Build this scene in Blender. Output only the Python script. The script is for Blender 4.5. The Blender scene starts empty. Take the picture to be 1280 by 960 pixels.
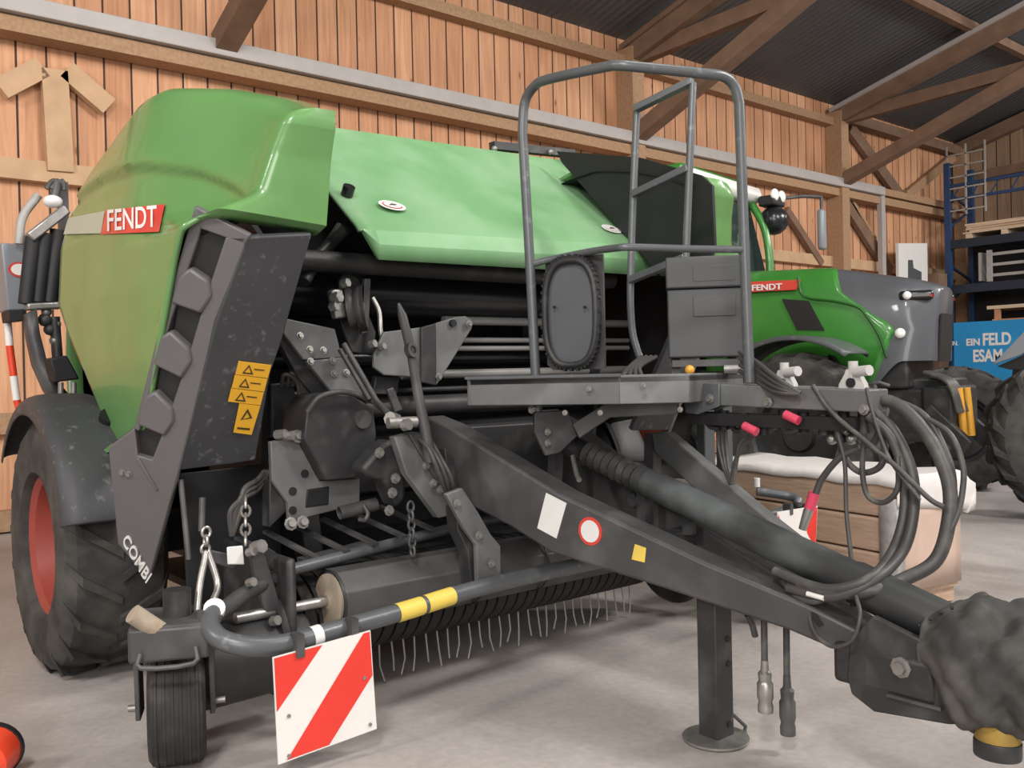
import bpy, bmesh, math, random
from mathutils import Vector, Matrix
random.seed(7)
PI = math.pi
SC = bpy.context.scene
COL = SC.collection
V = Vector

# ------------------------------------------------------------------ camera
F = 1150.0                       # focal length in pixels of the 1280 px wide frame
TH = math.radians(50.4)
CAM = V((-2.61, -4.95, 1.4))
_f0 = V((math.cos(TH), math.sin(TH), 0)); _r0 = V((math.sin(TH), -math.cos(TH), 0))
_p = math.atan2(10, F); _ro = math.radians(1.25)
FW = _f0 * math.cos(_p) - V((0, 0, math.sin(_p)))
_u0 = V((0, 0, 1)) * math.cos(_p) + _f0 * math.sin(_p)
RT = _r0 * math.cos(_ro) - _u0 * math.sin(_ro)
UP = _r0 * math.sin(_ro) + _u0 * math.cos(_ro)
cd = bpy.data.cameras.new('camera'); cam = bpy.data.objects.new('camera', cd); COL.objects.link(cam)
cd.sensor_width = 36; cd.lens = F / 1280 * 36; cd.clip_start = .05; cd.clip_end = 200
m3 = Matrix((RT, UP, -FW)).transposed()
cam.matrix_world = Matrix.Translation(CAM) @ m3.to_4x4()
SC.camera = cam

def at(u, v, x=None, y=None, z=None, pl=None):
    """measured point: where the sight line of a photo pixel meets a known plane of the place"""
    d = FW + RT * ((u - 640) / F) + UP * ((480 - v) / F)
    if x is not None: t = (x - CAM.x) / d.x
    elif y is not None: t = (y - CAM.y) / d.y
    elif z is not None: t = (z - CAM.z) / d.z
    else:
        p0, n = pl; t = (p0 - CAM).dot(n) / d.dot(n)
    return CAM + d * t
def plane3(a, b, c):
    n = (b - a).cross(c - a).normalized()
    if n.dot(CAM - a) < 0: n = -n
    return (a, n)
def vplane(a, b):
    return plane3(V(a), V(b), V(a) + V((0, 0, 1)))
def px(p):
    q = V(p) - CAM; d = q.dot(FW); return 640 + F * q.dot(RT) / d, 480 - F * q.dot(UP) / d
def pts(L, **k): return [at(u, v, **k) for u, v in L]

# ------------------------------------------------------------------ mesh builder
WLOC = {}
def catmull(P, n=6):
    P = [V(p) for p in P]
    if len(P) < 3: return P
    Q = [P[0] * 2 - P[1]] + P + [P[-1] * 2 - P[-2]]
    out = []
    for i in range(1, len(Q) - 2):
        a, b, c, d = Q[i - 1], Q[i], Q[i + 1], Q[i + 2]
        for k in range(n):
            t = k / n
            out.append(.5 * ((2 * b) + (c - a) * t + (2 * a - 5 * b + 4 * c - d) * t * t + (3 * b - a - 3 * c + d) * t ** 3))
    out.append(P[-1]); return out
def frame(n):
    n = V(n).normalized()
    a = V((0, 0, 1)) if abs(n.z) < .9 else V((1, 0, 0))
    x = a.cross(n).normalized(); return x, n.cross(x), n

class MB:
    def __init__(s): s.v = []; s.f = []
    def add(s, vs, fs):
        o = len(s.v); s.v += [V(p) for p in vs]; s.f += [tuple(i + o for i in f) for f in fs]; return s
    def box(s, c, d, rz=0, R=None):
        c = V(c); M = R or Matrix.Rotation(rz, 3, 'Z')
        P = [c + M @ V((a * d[0] / 2, b * d[1] / 2, e * d[2] / 2)) for a in (-1, 1) for b in (-1, 1) for e in (-1, 1)]
        return s.add(P, [(0, 1, 3, 2), (4, 6, 7, 5), (0, 4, 5, 1), (2, 3, 7, 6), (0, 2, 6, 4), (1, 5, 7, 3)])
    def beam(s, a, b, w, h, up=(0, 0, 1)):
        a = V(a); b = V(b); d = (b - a).normalized(); sd = d.cross(V(up)).normalized(); u = sd.cross(d)
        P = [p + sd * (i * w / 2) + u * (j * h / 2) for p in (a, b) for i, j in ((-1, -1), (1, -1), (1, 1), (-1, 1))]
        return s.add(P, [(3, 2, 1, 0), (4, 5, 6, 7), (0, 1, 5, 4), (1, 2, 6, 5), (2, 3, 7, 6), (3, 0, 4, 7)])
    def tube(s, P, r, seg=10, closed=False, caps=True):
        P = [V(p) for p in P]; n = len(P)
        R = r if isinstance(r, (list, tuple)) else [r] * n
        T = []
        for i in range(n):
            if closed: t = P[(i + 1) % n] - P[i - 1]
            else: t = P[min(i + 1, n - 1)] - P[max(i - 1, 0)]
            T.append(t.normalized() if t.length > 1e-9 else V((0, 0, 1)))
        x, y, _ = frame(T[0]); vs = []
        for i in range(n):
            x = (x - T[i] * x.dot(T[i])).normalized(); y = T[i].cross(x)
            for k in range(seg):
                a = 2 * PI * k / seg; vs.append(P[i] + (x * math.cos(a) + y * math.sin(a)) * R[i])
        fs = []
        for i in range(n if closed else n - 1):
            for k in range(seg):
                a = i * seg + k; b = i * seg + (k + 1) % seg; c = ((i + 1) % n) * seg
                fs.append((a, b, c + (k + 1) % seg, c + k))
        if caps and not closed:
            fs.append(tuple(range(seg))[::-1]); fs.append(tuple((n - 1) * seg + k for k in range(seg)))
        return s.add(vs, fs)
    def lathe(s, prof, o, ax, seg=32, a0=0, a1=2 * PI, caps=False):
        """profile of (radius, distance along the axis)"""
        x, y, n = frame(ax); o = V(o); full = abs(a1 - a0 - 2 * PI) < 1e-6; m = seg if full else seg + 1; vs = []; fs = []
        for r, h in prof:
            for k in range(m):
                a = a0 + (a1 - a0) * k / seg; vs.append(o + n * h + (x * math.cos(a) + y * math.sin(a)) * r)
        for i in range(len(prof) - 1):
            for k in range(seg if full else seg):
                a = i * m + k; b = i * m + (k + 1) % m
                fs.append((a, b, b + m, a + m))
        if caps and full: fs.append(tuple(range(m))[::-1]); fs.append(tuple((len(prof) - 1) * m + k for k in range(m)))
        return s.add(vs, fs)
    def disc(s, o, ax, r, h, seg=24): return s.lathe([(r, -h / 2), (r, h / 2)], o, ax, seg, caps=True)
    def prism(s, P, d):
        P = [V(p) for p in P]; d = V(d); n = len(P)
        return s.add(P + [p + d for p in P], [tuple(range(n)), tuple(range(2 * n - 1, n - 1, -1))] + [(i, i + n, (i + 1) % n + n, (i + 1) % n) for i in range(n)])
    def sphere(s, c, r, seg=14, sc=(1, 1, 1)):
        c = V(c); k = seg // 2; vs = []; fs = []
        for i in range(k + 1):
            p = PI * i / k
            for j in range(seg):
                a = 2 * PI * j / seg; vs.append(c + V((r * sc[0] * math.sin(p) * math.cos(a), r * sc[1] * math.sin(p) * math.sin(a), r * sc[2] * math.cos(p))))
        for i in range(k):
            for j in range(seg): fs.append((i * seg + j, (i + 1) * seg + j, (i + 1) * seg + (j + 1) % seg, i * seg + (j + 1) % seg))
        return s.add(vs, fs)
    def grid(s, rows):
        n = len(rows[0]); vs = [p for r in rows for p in r]
        return s.add(vs, [(i * n + j, i * n + j + 1, (i + 1) * n + j + 1, (i + 1) * n + j) for i in range(len(rows) - 1) for j in range(n - 1)])
    def mirror(s, mx):
        s.v = [V((2 * mx - p.x, p.y, p.z)) for p in s.v]; s.f = [f[::-1] for f in s.f]; return s
    def spin(s, c, a):
        R = Matrix.Rotation(a, 3, 'Z'); c = V(c); s.v = [c + R @ (p - c) for p in s.v]; return s
    def build(s, name, mat, parent=None, bevel=0, sub=0, solid=0, ang=38, flat=False, keep=False):
        me = bpy.data.meshes.new(name)
        if keep: c = V((0, 0, 0))
        else:
            lo = V([min(p[i] for p in s.v) for i in range(3)]); hi = V([max(p[i] for p in s.v) for i in range(3)]); c = (lo + hi) / 2
        me.from_pydata([p - c for p in s.v], [], s.f)
        bm = bmesh.new(); bm.from_mesh(me); bmesh.ops.remove_doubles(bm, verts=bm.verts, dist=1e-5); bmesh.ops.recalc_face_normals(bm, faces=bm.faces); bm.to_mesh(me); bm.free()
        if not flat:
            for p in me.polygons: p.use_smooth = True
            me.set_sharp_from_angle(angle=math.radians(ang))
        o = bpy.data.objects.new(name, me); COL.objects.link(o)
        if isinstance(mat, str): mat = M[mat]
        me.materials.append(mat)
        o.location = c - (WLOC[parent.name] if parent else V((0, 0, 0))); WLOC[o.name] = c
        if parent: o.parent = parent
        if solid:
            q = o.modifiers.new('s', 'SOLIDIFY'); q.thickness = solid; q.offset = -1
        if bevel:
            q = o.modifiers.new('b', 'BEVEL'); q.width = bevel; q.segments = 2; q.limit_method = 'ANGLE'; q.angle_limit = math.radians(35)
        if sub:
            q = o.modifiers.new('u', 'SUBSURF'); q.levels = sub; q.render_levels = sub
        return o

def tag(o, label=None, cat=None, group=None, kind=None):
    if label: o['label'] = label
    if cat: o['category'] = cat
    if group: o['group'] = group
    if kind: o['kind'] = kind
    return o
def empty(name, loc, label, cat, group=None, local=False):
    o = bpy.data.objects.new(name, None); COL.objects.link(o); o.empty_display_size = .2
    o.location = loc; WLOC[o.name] = V((0, 0, 0)) if local else V(loc)
    return tag(o, label, cat, group)
def struct(o, label=None): o['kind'] = 'structure'; return o
def text(s, o, xd, yd, size, mat, parent, name='lettering', sx=1.0, align='LEFT', bold=0):
    cu = bpy.data.curves.new('t', 'FONT'); cu.body = s; cu.size = 1; cu.extrude = .004 / size; cu.align_x = align; cu.offset = bold
    to = bpy.data.objects.new('t', cu); COL.objects.link(to)
    me = bpy.data.meshes.new_from_object(to.evaluated_get(bpy.context.evaluated_depsgraph_get()))
    bpy.data.objects.remove(to)
    xd = V(xd).normalized(); n = xd.cross(V(yd)).normalized(); yv = n.cross(xd)
    if (yv.dot(V(yd)) < 0): yv = -yv
    b = MB(); b.add([V(o) + xd * (p.co.x * size * sx) + V(yd) * (p.co.y * size) + n * (p.co.z * size) for p in me.vertices], [tuple(p.vertices) for p in me.polygons])
    return b.build(name, mat, parent, flat=True)
def plate(P, th, name, mat, parent, bevel=.004, nrm=None, **k):
    P = [V(p) for p in P]
    n = nrm or (P[1] - P[0]).cross(P[2] - P[0]).normalized()
    c = sum(P, V()) / len(P)
    if n.dot(CAM - c) > 0: n = -n
    return MB().prism(P, n * th).build(name, mat, parent, bevel=bevel, **k)

# ------------------------------------------------------------------ materials
M = {}
def mat(name, col, rough=.5, metal=0, var=.12, scale=6, bump=0, coat=0, dust=None, dscale=9, dlo=.52, dhi=.72, damt=.6, spec=.5, emit=0, stretch=None):
    m = bpy.data.materials.new(name); m.use_nodes = True; nt = m.node_tree; N = nt.nodes; L = nt.links
    b = N['Principled BSDF']; b.inputs['Roughness'].default_value = rough; b.inputs['Metallic'].default_value = metal
    b.inputs['Specular IOR Level'].default_value = spec
    if coat: b.inputs['Coat Weight'].default_value = coat; b.inputs['Coat Roughness'].default_value = .06
    tc = N.new('ShaderNodeTexCoord'); src = tc.outputs['Object']
    if stretch:
        mp = N.new('ShaderNodeMapping'); mp.inputs['Scale'].default_value = stretch; L.new(src, mp.inputs[0]); src = mp.outputs[0]
    no = N.new('ShaderNodeTexNoise'); no.inputs['Scale'].default_value = scale; no.inputs['Detail'].default_value = 6; L.new(src, no.inputs['Vector'])
    r = N.new('ShaderNodeValToRGB'); c = V(col)
    r.color_ramp.elements[0].position = .25; r.color_ramp.elements[1].position = .75
    r.color_ramp.elements[0].color = (*(c * (1 - var)), 1); r.color_ramp.elements[1].color = (*(c * (1 + var)), 1)
    L.new(no.outputs[0], r.inputs[0]); out = r.outputs[0]
    if dust:
        n2 = N.new('ShaderNodeTexNoise'); n2.inputs['Scale'].default_value = dscale; n2.inputs['Detail'].default_value = 8; L.new(src, n2.inputs['Vector'])
        r2 = N.new('ShaderNodeValToRGB'); r2.color_ramp.elements[0].position = dlo; r2.color_ramp.elements[1].position = dhi
        r2.color_ramp.elements[1].color = (damt, damt, damt, 1); L.new(n2.outputs[0], r2.inputs[0])
        mx = N.new('ShaderNodeMix'); mx.data_type = 'RGBA'; L.new(r2.outputs[0], mx.inputs[0]); L.new(out, mx.inputs[6]); mx.inputs[7].default_value = (*dust, 1); out = mx.outputs[2]
    L.new(out, b.inputs['Base Color'])
    if bump:
        bu = N.new('ShaderNodeBump'); bu.inputs['Strength'].default_value = bump; bu.inputs['Distance'].default_value = .01; L.new(no.outputs[0], bu.inputs['Height']); L.new(bu.outputs[0], b.inputs['Normal'])
    if emit: b.inputs['Emission Color'].default_value = (*col, 1); b.inputs['Emission Strength'].default_value = emit
    M[name] = m; return m
mat('green_paint', (.125, .285, .09), .33, coat=.55, var=.05, spec=.5)
mat('green_dusty_sheen', (.165, .355, .16), .4, coat=.35, var=.06, dust=(.30, .47, .29), dscale=2.5, dlo=.4, damt=.7)  # dust, plus the hood's reflected light put into a paler green
mat('tractor_green', (.04, .21, .03), .35, coat=.4, var=.08)
mat('dark_plastic', (.05, .051, .055), .55, var=.12, dust=(.30, .30, .31), dscale=26, dlo=.6, dhi=.78, damt=.5)
mat('trim_grey', (.125, .118, .12), .42, var=.06)
mat('trim_recess', (.02, .02, .02), .6)
mat('frame_grey', (.056, .055, .056), .45, var=.18, scale=9, dust=(.16, .155, .15), dscale=5, dlo=.48, dhi=.75, damt=.4)
mat('frame_dark', (.026, .026, .027), .5, var=.2, dust=(.10, .097, .09), dscale=8, damt=.45)
mat('black', (.010, .010, .011), .6, var=.2)
mat('black_gloss', (.014, .014, .016), .25, var=.1)
mat('rubber', (.022, .021, .020), .75, var=.25, scale=14, bump=.25, dust=(.11, .10, .085), dscale=7, damt=.5)
mat('tyre_dusty', (.032, .031, .030), .85, var=.3, scale=18, bump=.3, dust=(.17, .16, .14), dscale=5, dlo=.4, dhi=.8, damt=.5)
mat('hose', (.055, .052, .05), .5, var=.2, dust=(.16, .15, .13), dscale=11, damt=.5)
mat('canvas', (.045, .044, .042), .9, var=.3, scale=12, bump=.5, dust=(.16, .15, .135), dscale=6, dlo=.4, damt=.6)
mat('tube_grey', (.105, .112, .118), .36, var=.08, metal=.15, dust=(.3, .3, .3), dscale=20, dlo=.62, damt=.4)
mat('pto_cover', (.035, .037, .038), .5, var=.15, dust=(.22, .25, .25), dscale=4, dlo=.42, dhi=.8, damt=.55)
mat('toolbox_plastic', (.062, .063, .066), .5, var=.06)
mat('bare_steel', (.36, .35, .33), .38, metal=.75, var=.2, scale=20)
mat('zinc', (.27, .26, .245), .45, metal=.6, var=.2, scale=30)
mat('nose_dark', (.03, .031, .034), .4, var=.06)
mat('rusty', (.40, .33, .25), .75, var=.25, scale=12, dust=(.20, .11, .06), dscale=10, damt=.6)
mat('red_rim', (.30, .055, .04), .5, var=.1)
mat('sign_red', (.75, .045, .03), .45, var=.05)
mat('sign_white', (.80, .77, .74), .45, var=.03, dust=(.55, .52, .48), dscale=8, dlo=.6, damt=.4)
mat('badge_red', (.62, .06, .045), .35, var=.03, coat=.3)
mat('white', (.75, .74, .72), .45, var=.03)
mat('grey_fade', (.42, .45, .36), .4, var=.03)
mat('sticker_yellow', (.80, .42, .03), .45, var=.05)
mat('sticker_yellow_pale', (.75, .55, .10), .5, var=.1)
mat('ink', (.06, .045, .01), .6)
mat('paper_white', (.72, .72, .70), .5, var=.04)
mat('pink_red', (.65, .06, .12), .45)
mat('orange_red', (.75, .06, .02), .4, coat=.3)
mat('yellow_worn', (.40, .25, .04), .6, var=.3, scale=25, dust=(.12, .08, .04), dscale=12, dlo=.42, damt=.8)
mat('lens_amber', (.7, .35, .04), .3)
mat('reflector', (.55, .03, .03), .2, coat=.5)
mat('strut_grey', (.12, .122, .124), .42, var=.12, scale=9, dust=(.26, .26, .25), dscale=6, dlo=.45, damt=.4)
mat('holder_grey', (.50, .49, .47), .5, var=.1)
mat('plate_dark', (.085, .09, .10), .4, var=.06)
mat('bar_grey', (.30, .29, .28), .42, metal=.2, var=.1)
mat('crease_shade', (.012, .09, .008), .5)
mat('plate_grey', (.22, .235, .26), .4, var=.05)
mat('lumber', (.50, .35, .25), .8, var=.22, scale=5, stretch=(3, 1, 16))
mat('lumber_pale', (.62, .47, .33), .8, var=.15, scale=5, stretch=(12, 1, 12))
mat('crate_wood', (.50, .24, .12), .8, var=.15, scale=5)
mat('film_white', (.72, .69, .67), .35, var=.06, bump=.3, scale=16)
mat('film_pink', (.60, .44, .36), .35, var=.08, bump=.3, scale=10, stretch=(1, 1, .3))
mat('film_clear', (.46, .45, .44), .3, var=.25, scale=20)
mat('rack_blue', (.02, .055, .14), .45)
mat('rack_dark', (.012, .02, .035), .55)
mat('banner_blue', (.01, .26, .58), .5, var=.12, scale=1.5)
mat('glass_dark', (.03, .045, .04), .08, spec=.7)
mat('light_lens', (.85, .85, .82), .12, coat=.5)
mat('cool_grey', (.085, .09, .10), .35, var=.06, coat=.3)
mat('timber', (.36, .22, .125), .8, var=.2, scale=4, stretch=(6, 6, 6), bump=.15)
mat('timber_pale', (.52, .34, .20), .8, var=.15, scale=4, bump=.15)
mat('timber_dark', (.19, .115, .075), .85, var=.2, scale=4, bump=.15)
mat('rail_grey', (.40, .37, .355), .5, var=.06)
mat('mesh_grey', (.35, .34, .32), .5)

def floor_mat():
    m = bpy.data.materials.new('concrete'); m.use_nodes = True; nt = m.node_tree; N = nt.nodes; L = nt.links; b = N['Principled BSDF']
    tc = N.new('ShaderNodeTexCoord')
    def noise(s, d, st=(1, 1, 1)):
        mp = N.new('ShaderNodeMapping'); mp.inputs['Scale'].default_value = st; L.new(tc.outputs['Object'], mp.inputs[0])
        n = N.new('ShaderNodeTexNoise'); n.inputs['Scale'].default_value = s; n.inputs['Detail'].default_value = d; L.new(mp.outputs[0], n.inputs['Vector']); return n.outputs[0]
    def ramp(i, a, ca, c, cb):
        r = N.new('ShaderNodeValToRGB'); r.color_ramp.elements[0].position = a; r.color_ramp.elements[1].position = c
        r.color_ramp.elements[0].color = (*ca, 1); r.color_ramp.elements[1].color = (*cb, 1); L.new(i, r.inputs[0]); return r.outputs[0]
    base = ramp(noise(.9, 8), .3, (.36, .33, .31), .7, (.50, .46, .435))
    mul = ramp(noise(1.6, 6, (1, .45, 1)), .52, (1, 1, 1), .72, (.50, .47, .45))
    fine = ramp(noise(30, 4), .3, (.90, .90, .90), .7, (1.06, 1.06, 1.06))
    a = N.new('ShaderNodeMix'); a.data_type = 'RGBA'; a.blend_type = 'MULTIPLY'; a.inputs[0].default_value = .75; L.new(base, a.inputs[6]); L.new(mul, a.inputs[7])
    c = N.new('ShaderNodeMix'); c.data_type = 'RGBA'; c.blend_type = 'MULTIPLY'; c.inputs[0].default_value = 1; L.new(a.outputs[2], c.inputs[6]); L.new(fine, c.inputs[7])
    L.new(c.outputs[2], b.inputs['Base Color']); b.inputs['Roughness'].default_value = .5
    return m
def board_mat(name, axis, w, c0, c1, c2):
    """vertical boarding: board index from one coordinate gives each board its own tone, grain runs up the board"""
    m = bpy.data.materials.new(name); m.use_nodes = True; nt = m.node_tree; N = nt.nodes; L = nt.links; b = N['Principled BSDF']
    tc = N.new('ShaderNodeTexCoord'); sp = N.new('ShaderNodeSeparateXYZ'); L.new(tc.outputs['Object'], sp.inputs[0])
    def math_(op, a, v=None):
        n = N.new('ShaderNodeMath'); n.operation = op
        if hasattr(a, 'links'): L.new(a, n.inputs[0])
        else: n.inputs[0].default_value = a
        if v is not None:
            if hasattr(v, 'links'): L.new(v, n.inputs[1])
            else: n.inputs[1].default_value = v
        return n.outputs[0]
    q = math_('DIVIDE', sp.outputs[axis], w); fl = math_('FLOOR', q); fr = math_('FRACT', q)
    wn = N.new('ShaderNodeTexWhiteNoise'); wn.noise_dimensions = '1D'; L.new(fl, wn.inputs['W'])
    r = N.new('ShaderNodeValToRGB'); r.color_ramp.elements[0].color = (*c0, 1); r.color_ramp.elements[1].color = (*c1, 1)
    L.new(wn.outputs[0], r.inputs[0])
    mp = N.new('ShaderNodeMapping'); mp.inputs['Scale'].default_value = (14, 14, .7); L.new(tc.outputs['Object'], mp.inputs[0])
    ad = N.new('ShaderNodeVectorMath'); ad.operation = 'ADD'; L.new(mp.outputs[0], ad.inputs[0]); L.new(wn.outputs[1], ad.inputs[1])
    n = N.new('ShaderNodeTexNoise'); n.inputs['Scale'].default_value = 1.6; n.inputs['Detail'].default_value = 8; n.inputs['Distortion'].default_value = .8; L.new(ad.outputs[0], n.inputs['Vector'])
    g = N.new('ShaderNodeValToRGB'); g.color_ramp.elements[0].position = .3; g.color_ramp.elements[1].position = .75
    g.color_ramp.elements[0].color = (*c2, 1); g.color_ramp.elements[1].color = (1.1, 1.1, 1.1, 1); L.new(n.outputs[0], g.inputs[0])
    mx = N.new('ShaderNodeMix'); mx.data_type = 'RGBA'; mx.blend_type = 'MULTIPLY'; mx.inputs[0].default_value = .75; L.new(r.outputs[0], mx.inputs[6]); L.new(g.outputs[0], mx.inputs[7])
    vo = N.new('ShaderNodeTexVoronoi'); vo.inputs['Scale'].default_value = 1.0
    mk = N.new('ShaderNodeMapping'); mk.inputs['Scale'].default_value = (4, 4, 1.7); L.new(tc.outputs['Object'], mk.inputs[0]); L.new(mk.outputs[0], vo.inputs['Vector'])
    kn = N.new('ShaderNodeValToRGB'); kn.color_ramp.elements[0].position = .03; kn.color_ramp.elements[1].position = .11; kn.color_ramp.elements[0].color = (.45, .33, .25, 1); kn.color_ramp.elements[1].color = (1, 1, 1, 1); L.new(vo.outputs[0], kn.inputs[0])
    m2 = N.new('ShaderNodeMix'); m2.data_type = 'RGBA'; m2.blend_type = 'MULTIPLY'; m2.inputs[0].default_value = 1; L.new(mx.outputs[2], m2.inputs[6]); L.new(kn.outputs[0], m2.inputs[7])
    gp = math_('GREATER_THAN', math_('ABSOLUTE', math_('SUBTRACT', fr, .5)), .462)
    m3_ = N.new('ShaderNodeMix'); m3_.data_type = 'RGBA'; L.new(gp, m3_.inputs[0]); L.new(m2.outputs[2], m3_.inputs[6]); m3_.inputs[7].default_value = (.05, .022, .012, 1)
    L.new(m3_.outputs[2], b.inputs['Base Color']); b.inputs['Roughness'].default_value = .75
    bu = N.new('ShaderNodeBump'); bu.inputs['Strength'].default_value = .8; bu.inputs['Distance'].default_value = .03; L.new(math_('SUBTRACT', 1.0, gp), bu.inputs['Height']); L.new(bu.outputs[0], b.inputs['Normal'])
    return m
def sheet_mat():
    m = bpy.data.materials.new('corrugated_sheet'); m.use_nodes = True; nt = m.node_tree; N = nt.nodes; L = nt.links; b = N['Principled BSDF']
    tc = N.new('ShaderNodeTexCoord'); w = N.new('ShaderNodeTexWave'); w.inputs['Scale'].default_value = 2.2; w.bands_direction = 'X'; L.new(tc.outputs['Object'], w.inputs['Vector'])
    no = N.new('ShaderNodeTexNoise'); no.inputs['Scale'].default_value = .5; no.inputs['Detail'].default_value = 5; L.new(tc.outputs['Object'], no.inputs['Vector'])
    r = N.new('ShaderNodeValToRGB'); r.color_ramp.elements[0].color = (.065, .072, .08, 1); r.color_ramp.elements[1].color = (.125, .135, .145, 1); L.new(no.outputs[0], r.inputs[0])
    L.new(r.outputs[0], b.inputs['Base Color']); b.inputs['Roughness'].default_value = .5; b.inputs['Metallic'].default_value = .3
    bu = N.new('ShaderNodeBump'); bu.inputs['Strength'].default_value = .7; bu.inputs['Distance'].default_value = .03; L.new(w.outputs[0], bu.inputs['Height']); L.new(bu.outputs[0], b.inputs['Normal'])
    return m
M['concrete'] = floor_mat(); M['sheet'] = sheet_mat()
M['boards'] = board_mat('boards', 0, .272, (.56, .285, .155), (.72, .405, .24), (.66, .57, .50))
M['boards_end'] = board_mat('boards_end', 1, .30, (.30, .20, .13), (.40, .27, .18), (.6, .55, .5))
# ================================================================== THE BARN
struct(MB().box((-3, -4.6, -.06), (45, 19.6, .12)).build('floor', 'concrete', flat=True))
struct(MB().box((-3, 5.1, 3.6), (45, .2, 7.2)).build('wall_back', 'boards', flat=True))
struct(MB().box((19.4, -4.6, 5), (.2, 19.2, 10)).build('wall_right', 'boards_end', flat=True))
def roof_z(y): return 6.62 + .26 * (5 - y)
b = MB(); b.prism([(-25, 5.2, roof_z(5.2)), (19.5, 5.2, roof_z(5.2)), (19.5, -14, roof_z(-14)), (-25, -14, roof_z(-14))], (0, 0, .1))
struct(b.build('ceiling', 'sheet', flat=True))
TN = [0]
def trim(b, m, **k):
    TN[0] += 1; return struct(b.build('trim_%d' % TN[0], m, flat=True, **k))
RZ = 5.0
trim(MB().beam((-25, 4.72, RZ), (15.3, 4.72, RZ), .2, .17), 'rail_grey', bevel=.01)           # long crane rail
trim(MB().beam((-25, 4.84, RZ - .17), (19.2, 4.84, RZ - .17), .26, .15), 'timber')             # timber under it
trim(MB().beam((15.3, 4.75, RZ), (19.2, 4.75, RZ), .2, .14), 'timber')
trim(MB().beam((-25, 4.9, 6.22), (14, 4.9, 6.22), .18, .15), 'timber')                        # wall plate
trim(MB().beam((14, 4.85, 6.36), (19.2, 4.85, 6.36), .2, .2), 'timber_dark')
for z in (3.5, 1.05, .12): trim(MB().beam((-25, 4.94, z), (19.2, 4.94, z), .12, .2), 'timber_pale' if z > 3 else 'timber')
for x in (-10.5, 7.98, 13.85):
    trim(MB().box((x, 4.82, 3.2), (.26, .34, 6.4)), 'timber')
for x in (7.98, 13.85, 1.42, -4.5):                                                              # knee strut and rafter pair of each frame
    dx = 0
    trim(MB().beam((x, 4.7, RZ + .06), (x, -3.5, RZ + .06 + 8.2 * (.345 if x > 10 else .40)), .22, .24, up=(1, 0, 0)), 'timber_dark')
    trim(MB().beam((x, 4.9, roof_z(4.9) - .36), (x, -9, roof_z(-9) - .36), .2, .3), 'timber_dark')
    trim(MB().beam((x - .12, 4.9, roof_z(4.9) - .21), (x - .12, -9, roof_z(-9) - .21), .05, .08), 'rail_grey' if x > 13 else 'timber_dark')
    trim(MB().beam((x + .1, 4.9, 6.28), (x + .1, -6.5, 6.55), .16, .22), 'timber_dark')
for y in (2.2, -.8, -3.8): trim(MB().beam((-25, y, roof_z(y) - .09), (19.2, y, roof_z(y) - .09), .12, .16), 'timber_dark')
yw = 4.9
def brace(a, c, m, w=.2):
    trim(MB().beam(at(*a, y=yw), at(*c, y=yw), .1, w, up=(0, 0, 1)), m)
brace((1062, 160), (1125, 246), 'timber_dark', .26); brace((1056, 252), (1112, 340), 'timber_dark', .26)
brace((1132, 245), (1192, 196), 'timber', .2); brace((982, 262), (1026, 330), 'timber_dark', .14)
brace((1062, 250), (1092, 300), 'timber', .12); brace((0, 112), (52, 85), 'timber_pale', .2); brace((82, 88), (135, 134), 'timber_pale', .2); brace((67, 88), (75, 215), 'timber_pale', .24)
trim(MB().box((15.3, 4.72, RZ - .85), (.14, .1, 1.7)), 'rail_grey')
# end wall frame: plate and corner post
trim(MB().beam((19.2, 4.9, 5.75), (19.2, -10, 5.95), .2, .2), 'timber_dark')
trim(MB().beam((19.15, 5, 6.4), (19.15, -9, roof_z(-9) - .15), .2, .28), 'timber_dark')
trim(MB().box((19.1, 4.8, 3.2), (.26, .26, 6.4)), 'timber')

# ================================================================== BEHIND: rack, sign, banner
XR = 17.5
rack = empty('pallet_rack', (XR + .5, 2, 0), 'tall dark blue pallet rack with stacked shelves along the right-hand end wall', 'rack')
RY = [4.38, 1.7, -1.0]
for y in RY:
    for dx in (0, 1.1): MB().box((XR + dx, y, 2.9), (.12, .12, 5.8)).build('upright', 'rack_blue', rack)
    for k in range(7): MB().beam((XR, y, .4 + k * .8), (XR + 1.1, y, .9 + k * .8 if k % 2 else .1 + k * .8), .04, .05, up=(0, 1, 0)).build('lattice_brace', 'rack_blue', rack)
SH = [1.9, 3.05, 4.02]
for z in SH:
    for dx in (0, 1.1): MB().box((XR + dx, 1.7, z), (.08, 5.4, .16)).build('shelf_beam', 'rack_dark', rack)
    MB().box((XR + .55, 1.7, z + .09), (1.15, 5.4, .03)).build('shelf_board', 'rack_dark', rack)
MB().box((XR + 1.12, 1.7, 2.4), (.02, 5.4, 3.2)).build('rear_panel', 'black', rack)
b = MB()
for z in (5.0, 5.3): b.box((XR, 1.7, z), (.06, 5.4, .06))
for k in range(14): b.beam((XR, 4.3 - k * .4, 5.0), (XR, 4.1 - k * .4, 5.3), .02, .03, up=(1, 0, 0))
b.build('lattice_beam', 'rack_blue', rack)
b = MB()
for k in range(6): b.box((XR - .02, 4.0, 4.75 + k * .24), (.03, .8, .03))
for k in range(3): b.box((XR - .02, 4.38 - k * .4, 5.4), (.03, .03, 1.5))
b.build('wire_mesh_end', 'mesh_grey', rack)
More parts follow.
